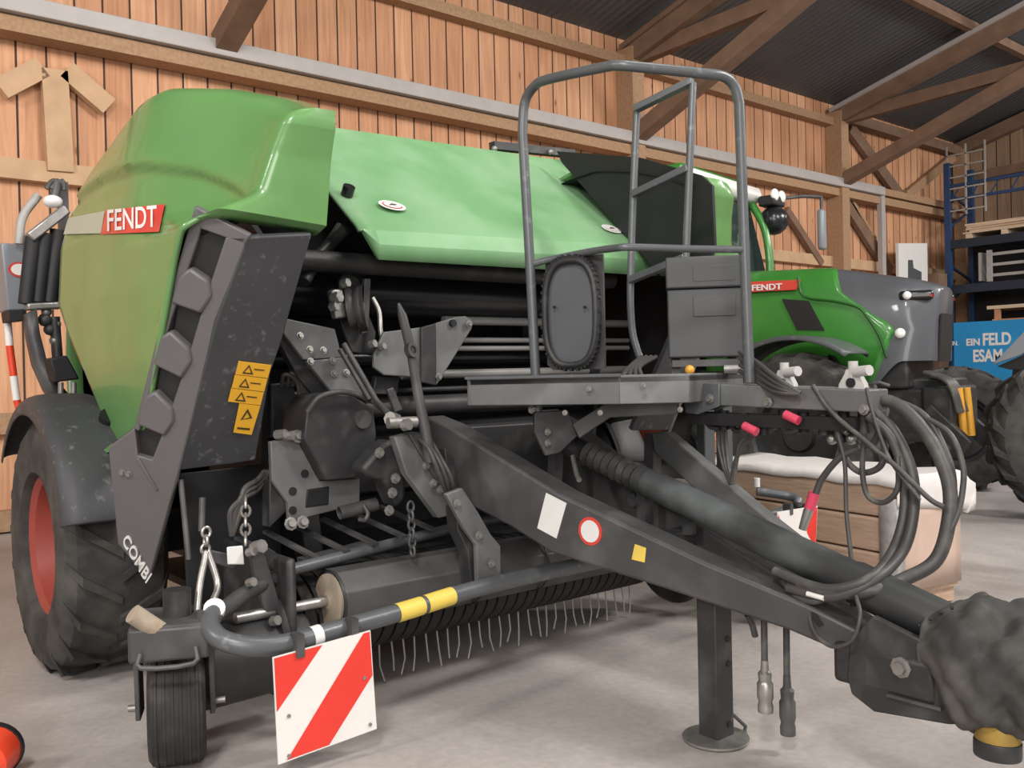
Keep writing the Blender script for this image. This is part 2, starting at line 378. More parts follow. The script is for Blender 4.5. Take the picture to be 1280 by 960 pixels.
# pale timber on its pallet, top shelf
pl = empty('wooden_pallet', (XR + .5, 3.2, 4.13), 'pale wooden pallet carrying loose battens on the upper rack shelf', 'pallet')
zt = 4.125
for k in range(3): MB().box((XR + .5, 3.95 - k * .72, zt + .05), (1.0, .12, .1)).build('block_runner', 'lumber_pale', pl)
MB().box((XR + .5, 3.2, zt + .12), (1.0, 1.75, .03)).build('deck', 'lumber_pale', pl)
for k in range(14):
    z = zt + .16 + .046 * (k // 4); y0 = 4.0 + random.uniform(-.12, .12); L_ = random.uniform(1.5, 2.1)
    xx = XR + .1 + (k % 4) * .24
    b = MB(); b.beam((xx, y0, z), (xx + random.uniform(-.08, .08), y0 - L_, z + random.uniform(0, .02)), .10, .04)
    tag(b.build('timber_batten', 'lumber_pale'), 'pale sawn timber batten in the loose pile on the upper rack shelf', 'batten', 'battens piled on the upper rack shelf')
# bundle of short pieces
for k in range(7):
    b = MB(); b.beam((XR + .05 + .12 * (k % 4), 2.65, zt + .37 + .07 * (k // 4)), (XR + .1 + .12 * (k % 4), 2.25 + .03 * k, zt + .42 + .07 * (k // 4)), .09, .05)
    tag(b.build('timber_offcut', 'lumber_pale'), 'short pale timber offcut lying on top of the battens on the upper rack shelf', 'offcut', 'offcuts on top of the battens')
# grey gates, middle shelf
gt = empty('metal_gate', (XR + .1, 3.0, 3.16), 'light grey barred gate frame leaning on the middle rack shelf', 'gate')
for y in (3.55, 2.75, 1.9): MB().box((XR + .05, y, 3.5), (.06, .1, .66)).build('post', 'mesh_grey', gt)
for z in (3.3, 3.52, 3.74): MB().box((XR + .07, 2.75, z), (.04, 1.7, .06)).build('bar', 'mesh_grey', gt)
MB().box((XR + .3, 3.75, 3.5), (.5, .06, .6)).build('side_frame', 'mesh_grey', gt)
# wooden crate, lower shelf
cr = empty('wooden_crate', (XR + .5, 2.6, 2.0), 'reddish brown slatted wooden crate on the lower rack shelf above the blue banner', 'crate')
for z in (2.13, 2.3): MB().box((XR + .02, 2.5, z), (.03, 2.0, .14)).build('side_slat', 'crate_wood', cr)
MB().box((XR + .52, 2.5, 2.62), (1.05, 2.2, .07)).build('lid', 'lumber_pale', cr)
for y in (3.4, 2.6, 1.8): MB().box((XR + .04, y, 2.45), (.05, .12, .28)).build('stile', 'crate_wood', cr)
MB().box((XR + .52, 2.5, 2.08), (1.0, 2.0, .06)).build('bottom_board', 'crate_wood', cr)
# banner
XB = 16.2
bn = empty('advertising_banner', (XB, 2.2, 0), 'bright blue printed banner with white lettering in front of the rack', 'banner')
MB().box((XB, 2.0, 1.42), (.03, 3.4, 1.72)).build('panel', 'banner_blue', bn)
for y in (3.5, .5): MB().box((XB + .1, y, .28), (.5, .06, .56)).build('foot', 'rack_dark', bn)
yd = V((0, -1, 0))
def bt(s, u, v, size, sx): text(s, at(u, v, x=XB - .02), yd, (0, 0, 1), size, 'white', bn, 'lettering', sx, bold=.03)
bt('EIN', 1207.5, 432, .19, .95); bt('FELD', 1228, 431.5, .33, .74); bt('ESAM', 1216, 452, .33, .72)
text('EN.', at(1187, 432, x=XB - .02), yd, (0, 0, 1), .12, 'white', bn, 'lettering', 1, bold=.012)
# white board
wb = empty('white_panel', (15.9, 4.55, 0), 'tall white panel with a grey stepped cut-out leaning near the back wall', 'panel')
P4 = pts([(1123, 304), (1159, 304), (1160, 420), (1124, 420)], y=4.5)
P4[2].z = P4[3].z = 0.0
plate(P4, .06, 'board', 'white', wb, bevel=0)
plate(pts([(1136, 325), (1141, 325), (1142, 335), (1152, 340), (1152, 362), (1136, 362)], y=4.48), .015, 'grey_cutout', 'cool_grey', wb, bevel=0)
bx = at(1168, 340, y=4.4)
b = MB(); b.box((17.14, 4.55, 1.7), (.40, .4, 3.4)); tag(b.build('wooden_cupboard', 'timber_dark'), 'dark brown upright wooden cupboard between the white panel and the rack', 'cupboard')

# ================================================================== lug tyre
def tyre(bm, o, ax, R, w, rr, lugs=20, lug=.035, seg=48):
    o = V(o); ax = V(ax).normalized(); h = w / 2
    prof = [(rr, -h * .75), (rr + .02, -h * .95), ((R + rr) / 2, -h), (R - .05, -h * .95), (R - .012, -h * .8), (R, -h * .4), (R, h * .4), (R - .012, h * .8), (R - .05, h * .95), ((R + rr) / 2, h), (rr + .02, h * .95), (rr, h * .75), (rr, -h * .75)]
    bm.lathe(prof, o, ax, seg)
    x, y, n = frame(ax)
    for k in range(lugs):
        for sgn in (-1, 1):
            a = 2 * PI * (k + (.5 if sgn > 0 else 0)) / lugs
            def q(t, hh, r): return o + n * hh + (x * math.cos(t) + y * math.sin(t)) * r
            a2 = a + .30; d = .07
            P = [q(a, sgn * h * .97, R - .09), q(a + d, sgn * h * .97, R - .09), q(a2 + d * .8, 0, R - .01), q(a2, 0, R - .01)]
            Q = [q(a, sgn * h * .97, R - .09 + lug * 1.2), q(a + d, sgn * h * .97, R - .09 + lug * 1.2), q(a2 + d * .8, 0, R + lug * .7), q(a2, 0, R + lug * .7)]
            mid = [q(a + .10, sgn * h * .75, R - .02), q(a + .10 + d, sgn * h * .75, R - .02)]; mq = [q(a + .10, sgn * h * .75, R + lug), q(a + .10 + d, sgn * h * .75, R + lug)]
            vs = [P[0], P[1], mid[1], P[2], P[3], mid[0], Q[0], Q[1], mq[1], Q[2], Q[3], mq[0]]
            bm.add(vs, [(6, 7, 8, 11), (11, 8, 9, 10), (0, 5, 11, 6), (5, 4, 10, 11), (1, 7, 8, 2), (2, 8, 9, 3), (0, 1, 7, 6), (3, 4, 10, 9)])
    return bm
def rim(bm, o, ax, rr, w):
    h = w / 2
    return bm.lathe([(rr, -h * .8), (rr - .03, -h * .7), (rr - .05, -h * .2), (.16, -h * .15), (.14, -h * .4), (.0, -h * .4), (.0, h * .1), (.16, h * .1), (rr - .05, h * .2), (rr - .03, h * .7), (rr, h * .8)], o, ax, 36)

def interp(x, T):
    if x <= T[0][0]: return T[0][1]
    for (a, fa), (c, fc) in zip(T, T[1:]):
        if x <= c: return fa + (fc - fa) * (x - a) / (c - a)
    return T[-1][1]
def sstep(a, c, x): t = min(1, max(0, (x - a) / (c - a))); return t * t * (3 - 2 * t)
# ================================================================== TRACTOR
tr = empty('tractor', (5.95, .42, 0), 'green tractor with dark grey bonnet nose parked behind the baler', 'tractor', local=True)
tr.rotation_euler.z = math.atan2(-.985, .17)
def hw(x): return (.50 if x < .3 else .50 - .10 * max(0, (x - .3) / 1.0) ** 2) - .13 * sstep(1.0, 1.3, x) ** 1.5
def zt_(x): return 2.47 - .05 * max(0, x + .7) - .17 * max(0, x - .25) - .08 * max(0, (x - 1.0) / .42) ** 2
def zb_(x): return 1.40 - .20 * sstep(.0, .5, x) + .26 * sstep(.7, 1.02, x)
def bsec(x, a):
    c = math.cos(a); s_ = math.sin(a); e = .42
    return V((x, hw(x) * math.copysign(abs(c) ** e, -c), zb_(x) + (zt_(x) - zb_(x)) * abs(s_) ** e))
XBT = [(1.1, .60), (1.2, .68), (1.3, .80), (1.40, .93), (1.5, .99), (1.6, .99), (1.7, .95), (1.89, .86), (2.05, .66), (2.17, .46), (2.36, .38), (2.5, .22)]
def xb(z): return interp(z, XBT)
NA = 30
rows = []
for i in range(NA + 1):
    a = PI * i / NA; row = []; 
    for j in range(25):
        t = j / 24; z0 = bsec(.35, a).z; x = -1.0 + t * (xb(z0) + 1.0); row.append(bsec(x, a))
    rows.append(row)
MB().grid(rows).build('bonnet', 'tractor_green', tr, solid=.02)
rows = []
for i in range(NA + 1):
    a = PI * i / NA; row = []
    z0 = bsec(.35, a).z; x0 = xb(z0); x1 = 1.23 + .05 * math.sin(a)
    for j in range(17):
        x = x0 + (x1 - x0) * j / 16; row.append(bsec(x, a))
    row.append(V((x1 + .02, row[-1].y * .9, row[-1].z * .97 + .04))); rows.append(row)
b = MB().grid(rows)
cap = [r[-1] for r in rows]; b.add(cap, [tuple(range(len(cap)))])
nose = b.build('bonnet_nose', 'cool_grey', tr)
def side(x, z, off=.012): return V((x, -hw(x) - off, z))
b = MB().prism([side(-.13, 2.12), side(.14, 2.08), side(.30, 1.78), side(.02, 1.80)], (0, .02, 0)); gr = b.build('side_grille', 'black', tr)
b = MB().prism([side(-.6, 2.325), side(.07, 2.295), side(.02, 2.20), side(-.6, 2.215)], (0, .02, 0)); bd = b.build('badge', 'badge_red', tr)
text('FENDT', side(-.45, 2.225, .025), (1, 0, -.03), (0, 0, 1), .085, 'white', bd, 'lettering', 1.25, bold=.02)
MB().prism([V((1.25, -.18, 1.45)), V((1.25, .18, 1.45)), V((1.28, .18, 1.9)), V((1.28, -.18, 1.9))], (.015, 0, 0)).build('front_grille', 'black', tr)
GP = [side(.04, 2.33), side(.10, 2.13), side(.40, 2.06), side(.62, 1.99), side(.72, 1.88), side(.82, 1.70), side(.88, 1.5)]
MB().tube(catmull(GP, 4), .012, 8).build('crease_shade_line', 'crease_shade', tr)  # shading along the bonnet crease, put in as a dark green line
for s in (-1, 1):
    hl = MB(); hl.box((1.12, s * .36, 2.07), (.30, .1, .09), R=Matrix.Rotation(-s * .35, 3, 'Z')); ho = hl.build('headlight', 'black_gloss', tr, bevel=.03)
    MB().sphere((1.06, s * .43, 2.07), .040).build('lamp_lens', 'light_lens', ho); MB().box((1.24, s * .34, 2.06), (.05, .05, .025)).build('light_strip', 'reflector', ho)
MB().sphere((1.0, -.46, 1.79), .04) if False else MB().sphere((1.0, -.46, 1.72), .05).build('work_light', 'light_lens', tr)
b = MB(); b.box((.1, 0, 1.05), (2.6, .5, .5)); b.box((.5, 0, 1.45), (1.1, .8, .5)); b.box((1.0, 0, .95), (.9, .7, .5)); b.box((-.6, 0, 1.2), (1.5, .8, .45)); b.build('engine_block', 'frame_dark', tr, bevel=.03)
b = MB(); b.box((.25, 0, .78), (.3, 1.5, .28)); b.box((.6, 0, .8), (.7, .3, .3)); b.build('front_axle', 'frame_dark', tr, bevel=.03)
for s in (-1, 1):
    w = tyre(MB(), (.25, s * .97, .78), (0, 1, 0), .75, .52, .42).build('front_tyre', 'tyre_dusty', tr)
    r_ = rim(MB(), (.25, s * .97, .78), (0, 1, 0), .42, .5).build('front_rim', 'frame_dark', w)
    b = MB(); b.lathe([(.90, -.29), (.94, -.26), (.94, .26), (.90, .29)], (.25, s * .97, .78), (0, 1, 0), 18, PI * .28, PI * .70); b.build('mudguard', 'tube_grey', tr, solid=.015)
    w = tyre(MB(), (-2.75, s * 1.0, 1.0), (0, 1, 0), .98, .66, .55).build('rear_tyre', 'tyre_dusty', tr); rim(MB(), (-2.75, s * 1.0, 1.0), (0, 1, 0), .55, .6).build('rear_rim', 'red_rim', w)
    b = MB(); b.lathe([(1.06, -.34), (1.09, -.3), (1.09, .3), (1.06, .34)], (-2.75, s * 1.0, 1.0), (0, 1, 0), 24, PI * .1, PI * .95); b.build('rear_fender', 'tractor_green', tr, solid=.02)
# cab
cw = .82
for s in (-1, 1):
    b = MB(); b.tube(catmull([(-.85, s * .60, 1.75), (-.78, s * .64, 2.4), (-.84, s * .66, 3.0), (-1.02, s * .68, 3.36)], 5), .045); b.tube([(-2.6, s * .8, 1.7), (-2.65, s * .8, 3.36)], .06)
    b.beam((-.85, s * .6, 1.75), (-2.6, s * .8, 1.75), .1, .12); b.build('cab_frame', 'tractor_green', tr)
b = MB()
for s in (-1, 1): b.prism([(-.87, s * .61, 1.8), (-.81, s * .65, 2.4), (-1.04, s * .68, 3.32), (-2.6, s * .79, 3.32), (-2.58, s * .79, 1.8)], (0, -s * .01, 0))
b.prism([(-.85, -.6, 1.8), (-.85, .6, 1.8), (-1.03, .66, 3.32), (-1.03, -.66, 3.32)], (-.01, 0, 0)); b.build('cab_window', 'glass_dark', tr)
MB().box((-1.8, 0, 3.45), (1.75, 1.66, .2)).build('cab_roof', 'white', tr, bevel=.08)
MB().box((-1.85, 0, 3.58), (1.5, 1.5, .1)).build('roof_panel', 'tractor_green', tr, bevel=.04)
MB().box((-1.9, 0, 1.6), (1.3, 1.2, .5)).build('cab_floor', 'black', tr, bevel=.05)
p = V((-.82, .8, 3.36))
lb = MB(); lb.box(p, (.2, .3, .12)); lo_ = lb.build('light_bar', 'black', tr, bevel=.02)
for k in (-.09, .09): MB().sphere(p + V((.08, k, .06)), .075, sc=(.6, 1, 1)).build('work_lamp', 'light_lens', lo_)
MB().sphere(p + V((.02, 0, -.22)), .17).build('beacon', 'black_gloss', tr)
MB().tube([p + V((.0, .1, .05)), p + V((.2, .45, .10)), p + V((.35, .6, .09))], .022).build('mirror_arm', 'frame_grey', tr)
MB().box((-.47, 1.40, 3.06), (.08, .13, .48)).build('mirror', 'plate_grey', tr, bevel=.03)
MB().tube([(-.47, 1.40, 3.45), (-.47, 1.40, 3.2)], .02).build('mirror_stalk', 'frame_grey', tr)
# front linkage with yellow springs
for s in (-1, 1): MB().beam((1.2, s * .4, 1.0), (1.55, s * .42, .66), .1, .16).build('lower_link', 'frame_dark', tr, bevel=.01)
MB().box((1.3, 0, 1.0), (.3, .8, .45)).build('linkage_block', 'frame_dark', tr, bevel=.04)
for s in (-.3, -.05): MB().tube([(1.50, s, .75), (1.46, s, 1.2)], .035).build('yellow_strut', 'lens_amber', tr)
for k in range(5): MB().tube(catmull([(1.2, -.45 + k * .05, 1.35), (1.42, -.5 + k * .06, 1.25), (1.5, -.48 + k * .07, .98)], 5), .02, 8).build('front_hose', 'hose', tr)

# wheels standing right of the tractor
cw_ = V((7.95, -.10, 0))
ow = empty('spare_wheel', (cw_.x, cw_.y, 0), 'dark lugged tractor wheel standing just right of the tractor nose', 'wheel')
c = V((cw_.x, cw_.y, .69)); w = tyre(MB(), c, (.9, .42, 0), .68, .42, .38, 18).build('tyre', 'tyre_dusty', ow); rim(MB(), c, (.9, .42, 0), .38, .4).build('rim', 'frame_dark', w)
c = V((6.62, -1.82, .76)); ax = _f0 + _r0 * .25
pk = empty('parked_machine', (c.x, c.y, 0), 'black tyred machine with grey wing guard standing at the right photo edge', 'machine')
w = tyre(MB(), c, ax, .74, .56, .4, 20).build('tyre', 'tyre_dusty', pk); rim(MB(), c, ax, .4, .5).build('rim', 'frame_dark', w)
P = [at(1240, 456, x=5.5), at(1282, 412, x=5.5), at(1330, 370, x=5.5), at(1330, 410, x=5.5), at(1275, 444, x=5.5)]
plate(P, .04, 'wing_guard', 'plate_grey', pk, bevel=.006)
P = [at(1246, 458, x=5.53), at(1278, 444, x=5.53), at(1330, 410, x=5.53), at(1330, 462, x=5.53), at(1262, 462, x=5.53)]
plate(P, .05, 'guard_flank', 'black', pk)
MB().beam(c, c + ax * .45, .2, .2).build('axle', 'frame_dark', pk, bevel=.02)
MB().tube([c + ax * .4, c + ax * .4 + V((0, 0, .55)), c + V((-.35, -.1, .72))], .05).build('guard_stay', 'frame_dark', pk)

# ================================================================== pallet of planks, right of the baler
PC = V((2.34, -2.32, 0)); RZP = math.radians(-10)
pr = Matrix.Rotation(RZP, 3, 'Z')
def pp(x, y, z): return PC + pr @ V((x, y, z))
PW, PD = .56, 1.55
po = empty('shipping_pallet', pp(PW / 2, PD / 2, 0), 'low brown wooden pallet under the wrapped timber pack beside the baler', 'pallet')
for y in (.08, PD / 2, PD - .08): MB().box(pp(PW / 2, y, .055), (PW - .02, .12, .09), RZP).build('runner', 'lumber', po)
MB().box(pp(PW / 2, PD / 2, .115), (PW, PD, .03), RZP).build('deck', 'lumber', po)
for k in range(3):
    z = .135 + k * .205
    b = MB(); b.box(pp(PW / 2, PD / 2, z + .1), (PW - .01, PD - .02 - .03 * (k % 2), .195), RZP)
    tag(b.build('timber_layer', 'lumber', bevel=.012), ['bottom', 'middle', 'top'][k] + ' layer of brown timber in the wrapped pack right of the baler', 'timber')
b = MB()
rows = []
for j in range(13):
    t = j / 12; row = []
    for (x, z) in [(-.016, .725), (-.014, .75), (-.005, .768), (.03, .785), (.3, .79), (PW - .03, .79), (PW + .06, .765), (PW + .13, .70), (PW + .11, .62), (PW + .04, .53)]:
        row.append(pp(x + .006 * math.sin(j * 2.1 + x * 9), -.015 + t * (PD + .03), z + .008 * math.sin(j * 1.7 + x * 13)))
    rows.append(row)
for dz in (.05, .12, .19, .235):
    rows.insert(0, [pp(x, -.034 - .004 * math.sin(x * 11 + dz * 9), min(z, .785 - dz * (.72 + .45 * max(0, x)))) for (x, z) in [(-.016, .725), (-.014, .75), (-.005, .768), (.03, .785), (.3, .79), (PW - .03, .79), (PW + .06, .765), (PW + .13, .70), (PW + .11, .62), (PW + .04, .53)]])
tag(MB().grid(rows).build('film_cover', 'film_white', solid=.006), 'white plastic film sheet drawn over the top of the timber pack', 'plastic sheet')
b = MB(); b.grid([[pp(x, -.018 - .006 * math.sin(x * 9), z) for x in (.055, .2, .35, .5, PW + .01)] for z in (.13, .3, .45, .55, .62)])
tag(b.build('film_wrap', 'film_pink', solid=.004), 'pinkish stretch film hiding the short end of the timber pack', 'stretch film')
b = MB(); b.grid([[pp(*p) for p in ((-.016, .09, z), (-.016, -.005, z), (-.01, -.026, z), (.05, -.026, z))] for z in (.13, .35, .55, .66)])
tag(b.build('film_strip', 'film_clear', solid=.003), 'clear crinkled film strip around the near corner of the timber pack', 'plastic film')
# object cut by the lower left corner
q = at(-8, 952, z=.06)
rd = empty('machine_housing', (q.x, q.y, 0), 'orange-red rounded housing with black rim at the lower left photo corner', 'housing')
a_ = V((.5, .85, .1)) * 1
MB().lathe([(.0, -.13), (.05, -.125), (.08, -.10), (.093, 0)], q + V((0, 0, .038)), a_, 24).build('shell', 'orange_red', rd)
MB().lathe([(.0, .0), (.099, .0), (.099, .022), (.08, .03), (0, .03)], q + V((0, 0, .038)), a_, 24).build('black_rim', 'black', rd)
# ================================================================== THE BALER
X0 = .27
bl = empty('round_baler', (X0, 0, 0), 'large green round baler with dark grey drawbar and guard railing in the foreground', 'baler')
def bolt(p, n, r=.011, parent=bl, m='zinc'):
    MB().lathe([(r * 1.5, 0), (r * 1.5, r * .35), (r, r * .4), (r * .9, r * 1.3), (0, r * 1.3)], p, n, 8).build('bolt', m, parent)
TOCAM = lambda p: (CAM - V(p)).normalized()

# ---------------------------------------------------------------- wheels and fenders
for s in (0, 1):
    b = tyre(MB(), (-1.33, 0, .62), (1, 0, 0), .61, .47, .34, 18, .03)
    if s: b.mirror(X0)
    w = b.build('tyre', 'tyre_dusty', bl)
    b = rim(MB(), (-1.33, 0, .62), (1, 0, 0), .34, .46)
    if s: b.mirror(X0)
    r_ = b.build('rim', 'red_rim', w)
    b = MB()
    A = [math.radians(a) for a in range(14, 150, 6)]
    rows = []
    for a in A:
        y = -math.cos(a); z = math.sin(a); row = []
        for x, rr in ((-1.60, .64), (-1.595, .70), (-1.56, .735), (-1.50, .745), (-1.36, .745), (-1.30, .74), (-1.28, .72)): row.append(V((x, y * rr, .62 + z * rr)))
        rows.append(row)
    b.grid(rows)
    if s: b.mirror(X0)
    fd = b.build('fender', 'frame_dark' if s else 'dark_plastic', bl, solid=.012, sub=1)
    b = MB(); b.disc((-1.32, -.42, 1.24), (0, -.7, .7), .045, .05)
    if s: b.mirror(X0)
    b.build('fender_plug', 'black_gloss', fd)
MB().beam((-1.1, 0, .62), (1.64, 0, .62), .2, .2).build('axle', 'frame_dark', bl, bevel=.01)

# ---------------------------------------------------------------- side covers
XS = [(1.05, -1.33), (1.2, -1.365), (1.5, -1.40), (1.8, -1.415), (2.1, -1.405), (2.3, -1.36), (2.45, -1.28)]
YB = [(1.10, -.50), (1.14, -.42), (1.3, -.30), (1.47, -.16), (1.65, .06), (1.83, .22), (2.14, .18), (2.45, .08)]
YF = [(1.10, -.54), (1.14, -.68), (1.16, -.95), (1.225, -1.12), (1.45, -1.25), (1.65, -1.375), (1.85, -1.49), (2.01, -1.61), (2.03, -1.69), (2.3, -1.75), (2.45, -1.78)]
ZT = [(-1.80, 2.42), (-1.72, 2.455), (-1.55, 2.53), (-1.3, 2.61), (-1.0, 2.67), (-.75, 2.66), (-.5, 2.61), (0, 2.51), (.2, 2.45)]
XI = -.86
def xfront(z): return -1.17 + (z - 2.0) * .28
ARC = [(-1.70, 2.06), (-1.5, 2.18), (-1.3, 2.265), (-1.0, 2.335), (-.5, 2.375), (0, 2.38), (.3, 2.38)]
def cover_pt(zl, t, force=None):
    y = interp(zl, YB) + (interp(zl, YF) - interp(zl, YB)) * t
    zt = interp(y, ZT)
    z = zl if zl < 2.25 else 2.25 + (zl - 2.25) / .20 * (zt - .07 - 2.25)
    x = interp(zl, XS)
    k = sstep(.50, 1.0, t) * sstep(1.96, 2.12, zl); k2 = sstep(.72, 1.0, t) * (1 - sstep(1.96, 2.12, zl))
    x = x + (xfront(z) - x) * k + (-1.385 - x) * k2
    # pressed-in field: the outer skin steps in under an arc
    inn = sstep(0, .045, interp(y, ARC) - z) * sstep(.0, .03, y - interp(zl, YF) - .06) if zl < 2.45 else 0
    if force is not None: inn = force
    x += .042 * inn
    return V((x, y, z)), zt
def cover(mir):
    rows = []; ts = [j / 44 for j in range(45)]
    zs = [1.10 + 1.35 * i / 110 for i in range(111)]
    zs = [z for z in zs]
    for zl in zs: rows.append([cover_pt(zl, t)[0] for t in ts])
    for (dx, dz) in ((.02, -.035), (.055, -.012), (.11, 0)):
        rows.append([V((cover_pt(2.45, t)[0].x + dx, cover_pt(2.45, t)[0].y, cover_pt(2.45, t)[1] + dz)) for t in ts])
    rows.append([V((XI, cover_pt(2.45, t)[0].y, cover_pt(2.45, t)[1])) for t in ts])
    b = MB(); b.grid(rows)
    # front face of the hood corner
    fr = []
    for i, r in enumerate(rows):
        p = r[-1]
        if p.z < 2.0: continue
        k = min(1, max(0, (p.x - XI) / (-1.17 - XI)))
        fr.append([p] + [V((p.x + (XI - p.x) * q, p.y - d, p.z - .03 * q * (1 - sstep(2.0, 2.35, p.z)))) for q, d in ((.05, .018), (.14, .028), (.5, .03), (.94, .03), (1, .026), (1.0, -.12))])
    b.grid(fr)
    if mir: b.mirror(X0)
    cv = b.build('side_cover', 'green_paint', bl, solid=.02 if not mir else .02, ang=50)
    # dark lining behind the skin
    b = MB(); b.grid([[p + V((.05, 0, -.045)) for p in r[:-1]] for r in rows[1:-4:3] + rows[-4:]])
    if mir: b.mirror(X0)
    b.build('cover_lining', 'black', cv, flat=True)
    if mir: return cv
    # badge stripe
    PLs = vplane((-1.405, .4, 0), (-1.375, -1.6, 0))
    def skin(u, v): # the point on the skin at this height and depth
        zl = at(u, v, pl=PLs).z; t = .5; best = (1e9, None)
        for _ in range(160):
            q = cover_pt(min(2.449, max(1.1, zl)), t)[0]; a_, b_ = px(q)
            e_ = (a_ - u) ** 2 + (b_ - v) ** 2
            if e_ < best[0]: best = (e_, q)
            zl += (b_ - v) / 700; t = min(.99, max(0, t + (u - a_) / 500))
        q = best[1]; return q + V((-.008, -.003, 0))
    def strip(corners, n, name, m, par):
        a, c, d, e = corners; R = []
        for i in range(n + 1):
            t = i / n; u0 = a[0] + (c[0] - a[0]) * t; v0 = a[1] + (c[1] - a[1]) * t; u1 = e[0] + (d[0] - e[0]) * t; v1 = e[1] + (d[1] - e[1]) * t
            R.append([skin(u0, v0), skin((u0 + u1) / 2, (v0 + v1) / 2), skin(u1, v1)])
        return MB().grid(R).build(name, m, par)
    bg = strip([(134, 263), (208, 255.5), (201, 290), (128, 293)], 24, 'badge', 'badge_red', cv)
    strip([(80, 274), (133, 264), (128, 292), (80, 293)], 16, 'badge_stripe', 'grey_fade', bg)
    # lettering follows the skin
    cu = bpy.data.curves.new('t', 'FONT'); cu.body = 'FENDT'; cu.size = 1; cu.offset = .015
    to = bpy.data.objects.new('t', cu); COL.objects.link(to); me = bpy.data.meshes.new_from_object(to.evaluated_get(bpy.context.evaluated_depsgraph_get())); bpy.data.objects.remove(to)
    xm = max(p.co.x for p in me.vertices); b = MB()
    b.add([skin(136 + 63 * (p.co.x / xm), 289 - 6 * (p.co.x / xm) + (-27 - 0 * p.co.x) * (p.co.y / .72)) + V((-.004, 0, 0)) for p in me.vertices], [tuple(p.vertices) for p in me.polygons])
    b.build('lettering', 'white', bg, flat=True)
    return cv
cvL = cover(False); cvR = cover(True)

# grey step trim and dark front panel of the left cover
PA = at(244, 258, x=-1.335); PB = at(170, 531, x=-1.36); PCc = at(308, 297, x=-1.18)
PTip = at(184, 726, y=-.86); PT = plane3(PA, PTip, PCc); nT = PT[1]
PD_ = at(223, 588, pl=PT)
def tp(L, off=0): return [p + nT * off for p in pts(L, pl=PT)]
tb = plate(tp([(246, 264), (308, 297), (223, 588), (186, 726), (147, 680), (135, 560), (170, 533), (203, 401)], -.03), .02, 'step_trim', 'trim_recess', bl)
def traised(L, name, m, th=.035, bev=.006): return plate(tp(L, .0), th, name, m, tb, bevel=bev)
traised([(243, 258), (312, 294), (306, 306), (250, 286)], 'top_strip', 'trim_grey')
traised([(243, 258), (253, 277), (247, 300), (214, 398), (190, 482), (174, 540), (167, 536), (201, 402)], 'outer_strip', 'trim_grey')
traised([(282, 296), (309, 296), (270, 404), (224, 588), (186, 726), (147, 680), (135, 560), (168, 535), (172, 570), (190, 575), (208, 528), (234, 450), (256, 375)], 'step_strip', 'trim_grey')
for L in ([(224, 345), (238, 334), (262, 350), (266, 370), (252, 392), (214, 378)], [(201, 420), (214, 413), (238, 435), (241, 452), (228, 473), (192, 455)], [(182, 495), (195, 488), (217, 510), (219, 526), (207, 545), (172, 530)]):
    plate(tp(L, .012), .05, 'step_block', 'trim_grey', tb, bevel=.012)
plate(tp([(170, 574), (174, 572), (198, 612), (196, 614)], .006), .012, 'trim_rib', 'trim_grey', tb)
bolt(at(153, 590, pl=PT), nT, .010, tb)
bolt(at(161, 592, pl=PT), nT, .010, tb)
pa = at(153, 676, pl=PT) + nT * .004; pb = at(180, 722, pl=PT) + nT * .004
ups = at(166, 668, pl=PT) - at(157, 682, pl=PT)
text('COMBI', pa, pb - pa, ups.normalized(), .075, 'white', tb, sx=.95, bold=.01)
# front panel
PF = plane3(PCc, PD_, PCc + V((1, .04, 0))); nF = PF[1]
def fp(L, off=0): return [p + nF * off for p in pts(L, pl=PF)]
fpn = plate(fp([(309, 297), (391, 293), (352, 430), (338, 470), (321, 576), (300, 580), (225, 589), (270, 404)], -.004), .03, 'front_panel', 'dark_plastic', bl, bevel=.008)
for i in range(3):
    y0 = 451 + i * 17; k = -4.6 * i
    P = [(298 + k, y0), (338.5 + k, y0 + 5), (334.4 + k, y0 + 21), (294 + k, y0 + 16.3)]
    st = plate(fp(P, .004), .003, 'warning_sticker', 'sticker_yellow', fpn, bevel=0)
    cx, cy = 309 + k, y0 + 10
    o = [(cx - 7, cy + 5), (cx + 2, cy - 6), (cx + 7, cy + 6.5)]; inn = [(cx - 4, cy + 3.6), (cx + 1.6, cy - 3), (cx + 4.2, cy + 4.4)]
    b = MB(); po_ = fp(o, .0055); pi_ = fp(inn, .0055); b.add(po_ + pi_, [(0, 1, 4, 3), (1, 2, 5, 4), (2, 0, 3, 5)]); b.build('warning_triangle', 'ink', st, flat=True)
    MB().add(fp([(317 + k, y0 + 9), (330 + k, y0 + 10.5), (329.6 + k, y0 + 12), (316.6 + k, y0 + 10.5)], .0055), [(0, 1, 2, 3)]).build('printed_line', 'ink', st, flat=True)
st = plate(fp([(299, 503.5), (325, 507), (314, 543), (291.5, 540)], .004), .003, 'warning_sticker', 'sticker_yellow', fpn, bevel=0)
b = MB(); b.add(fp([(300, 524), (309, 510), (315, 522), (303, 523), (308.5, 514.5), (311.5, 521)], .0055), [(0, 1, 4, 3), (1, 2, 5, 4), (2, 0, 3, 5)]); b.build('warning_triangle', 'ink', st, flat=True)
MB().add(fp([(296, 533), (312, 534.5), (311.5, 537), (295.6, 535.5)], .0055), [(0, 1, 2, 3)]).build('printed_line', 'ink', st, flat=True)
# mirrored dark front of the right cover (seen from inside)
def mirP(P): return [V((2 * X0 - p.x, p.y, p.z)) for p in P]
P = mirP(fp([(309, 297), (391, 293), (321, 576), (225, 589)], -.004))
plate(P, .03, 'front_panel', 'dark_plastic', bl)
P = mirP(tp([(246, 264), (308, 297), (223, 588), (186, 726), (147, 680), (135, 560), (170, 533), (203, 401)], -.01)); plate(P, .03, 'step_trim', 'trim_grey', bl, nrm=V((-1, 0, 0)))

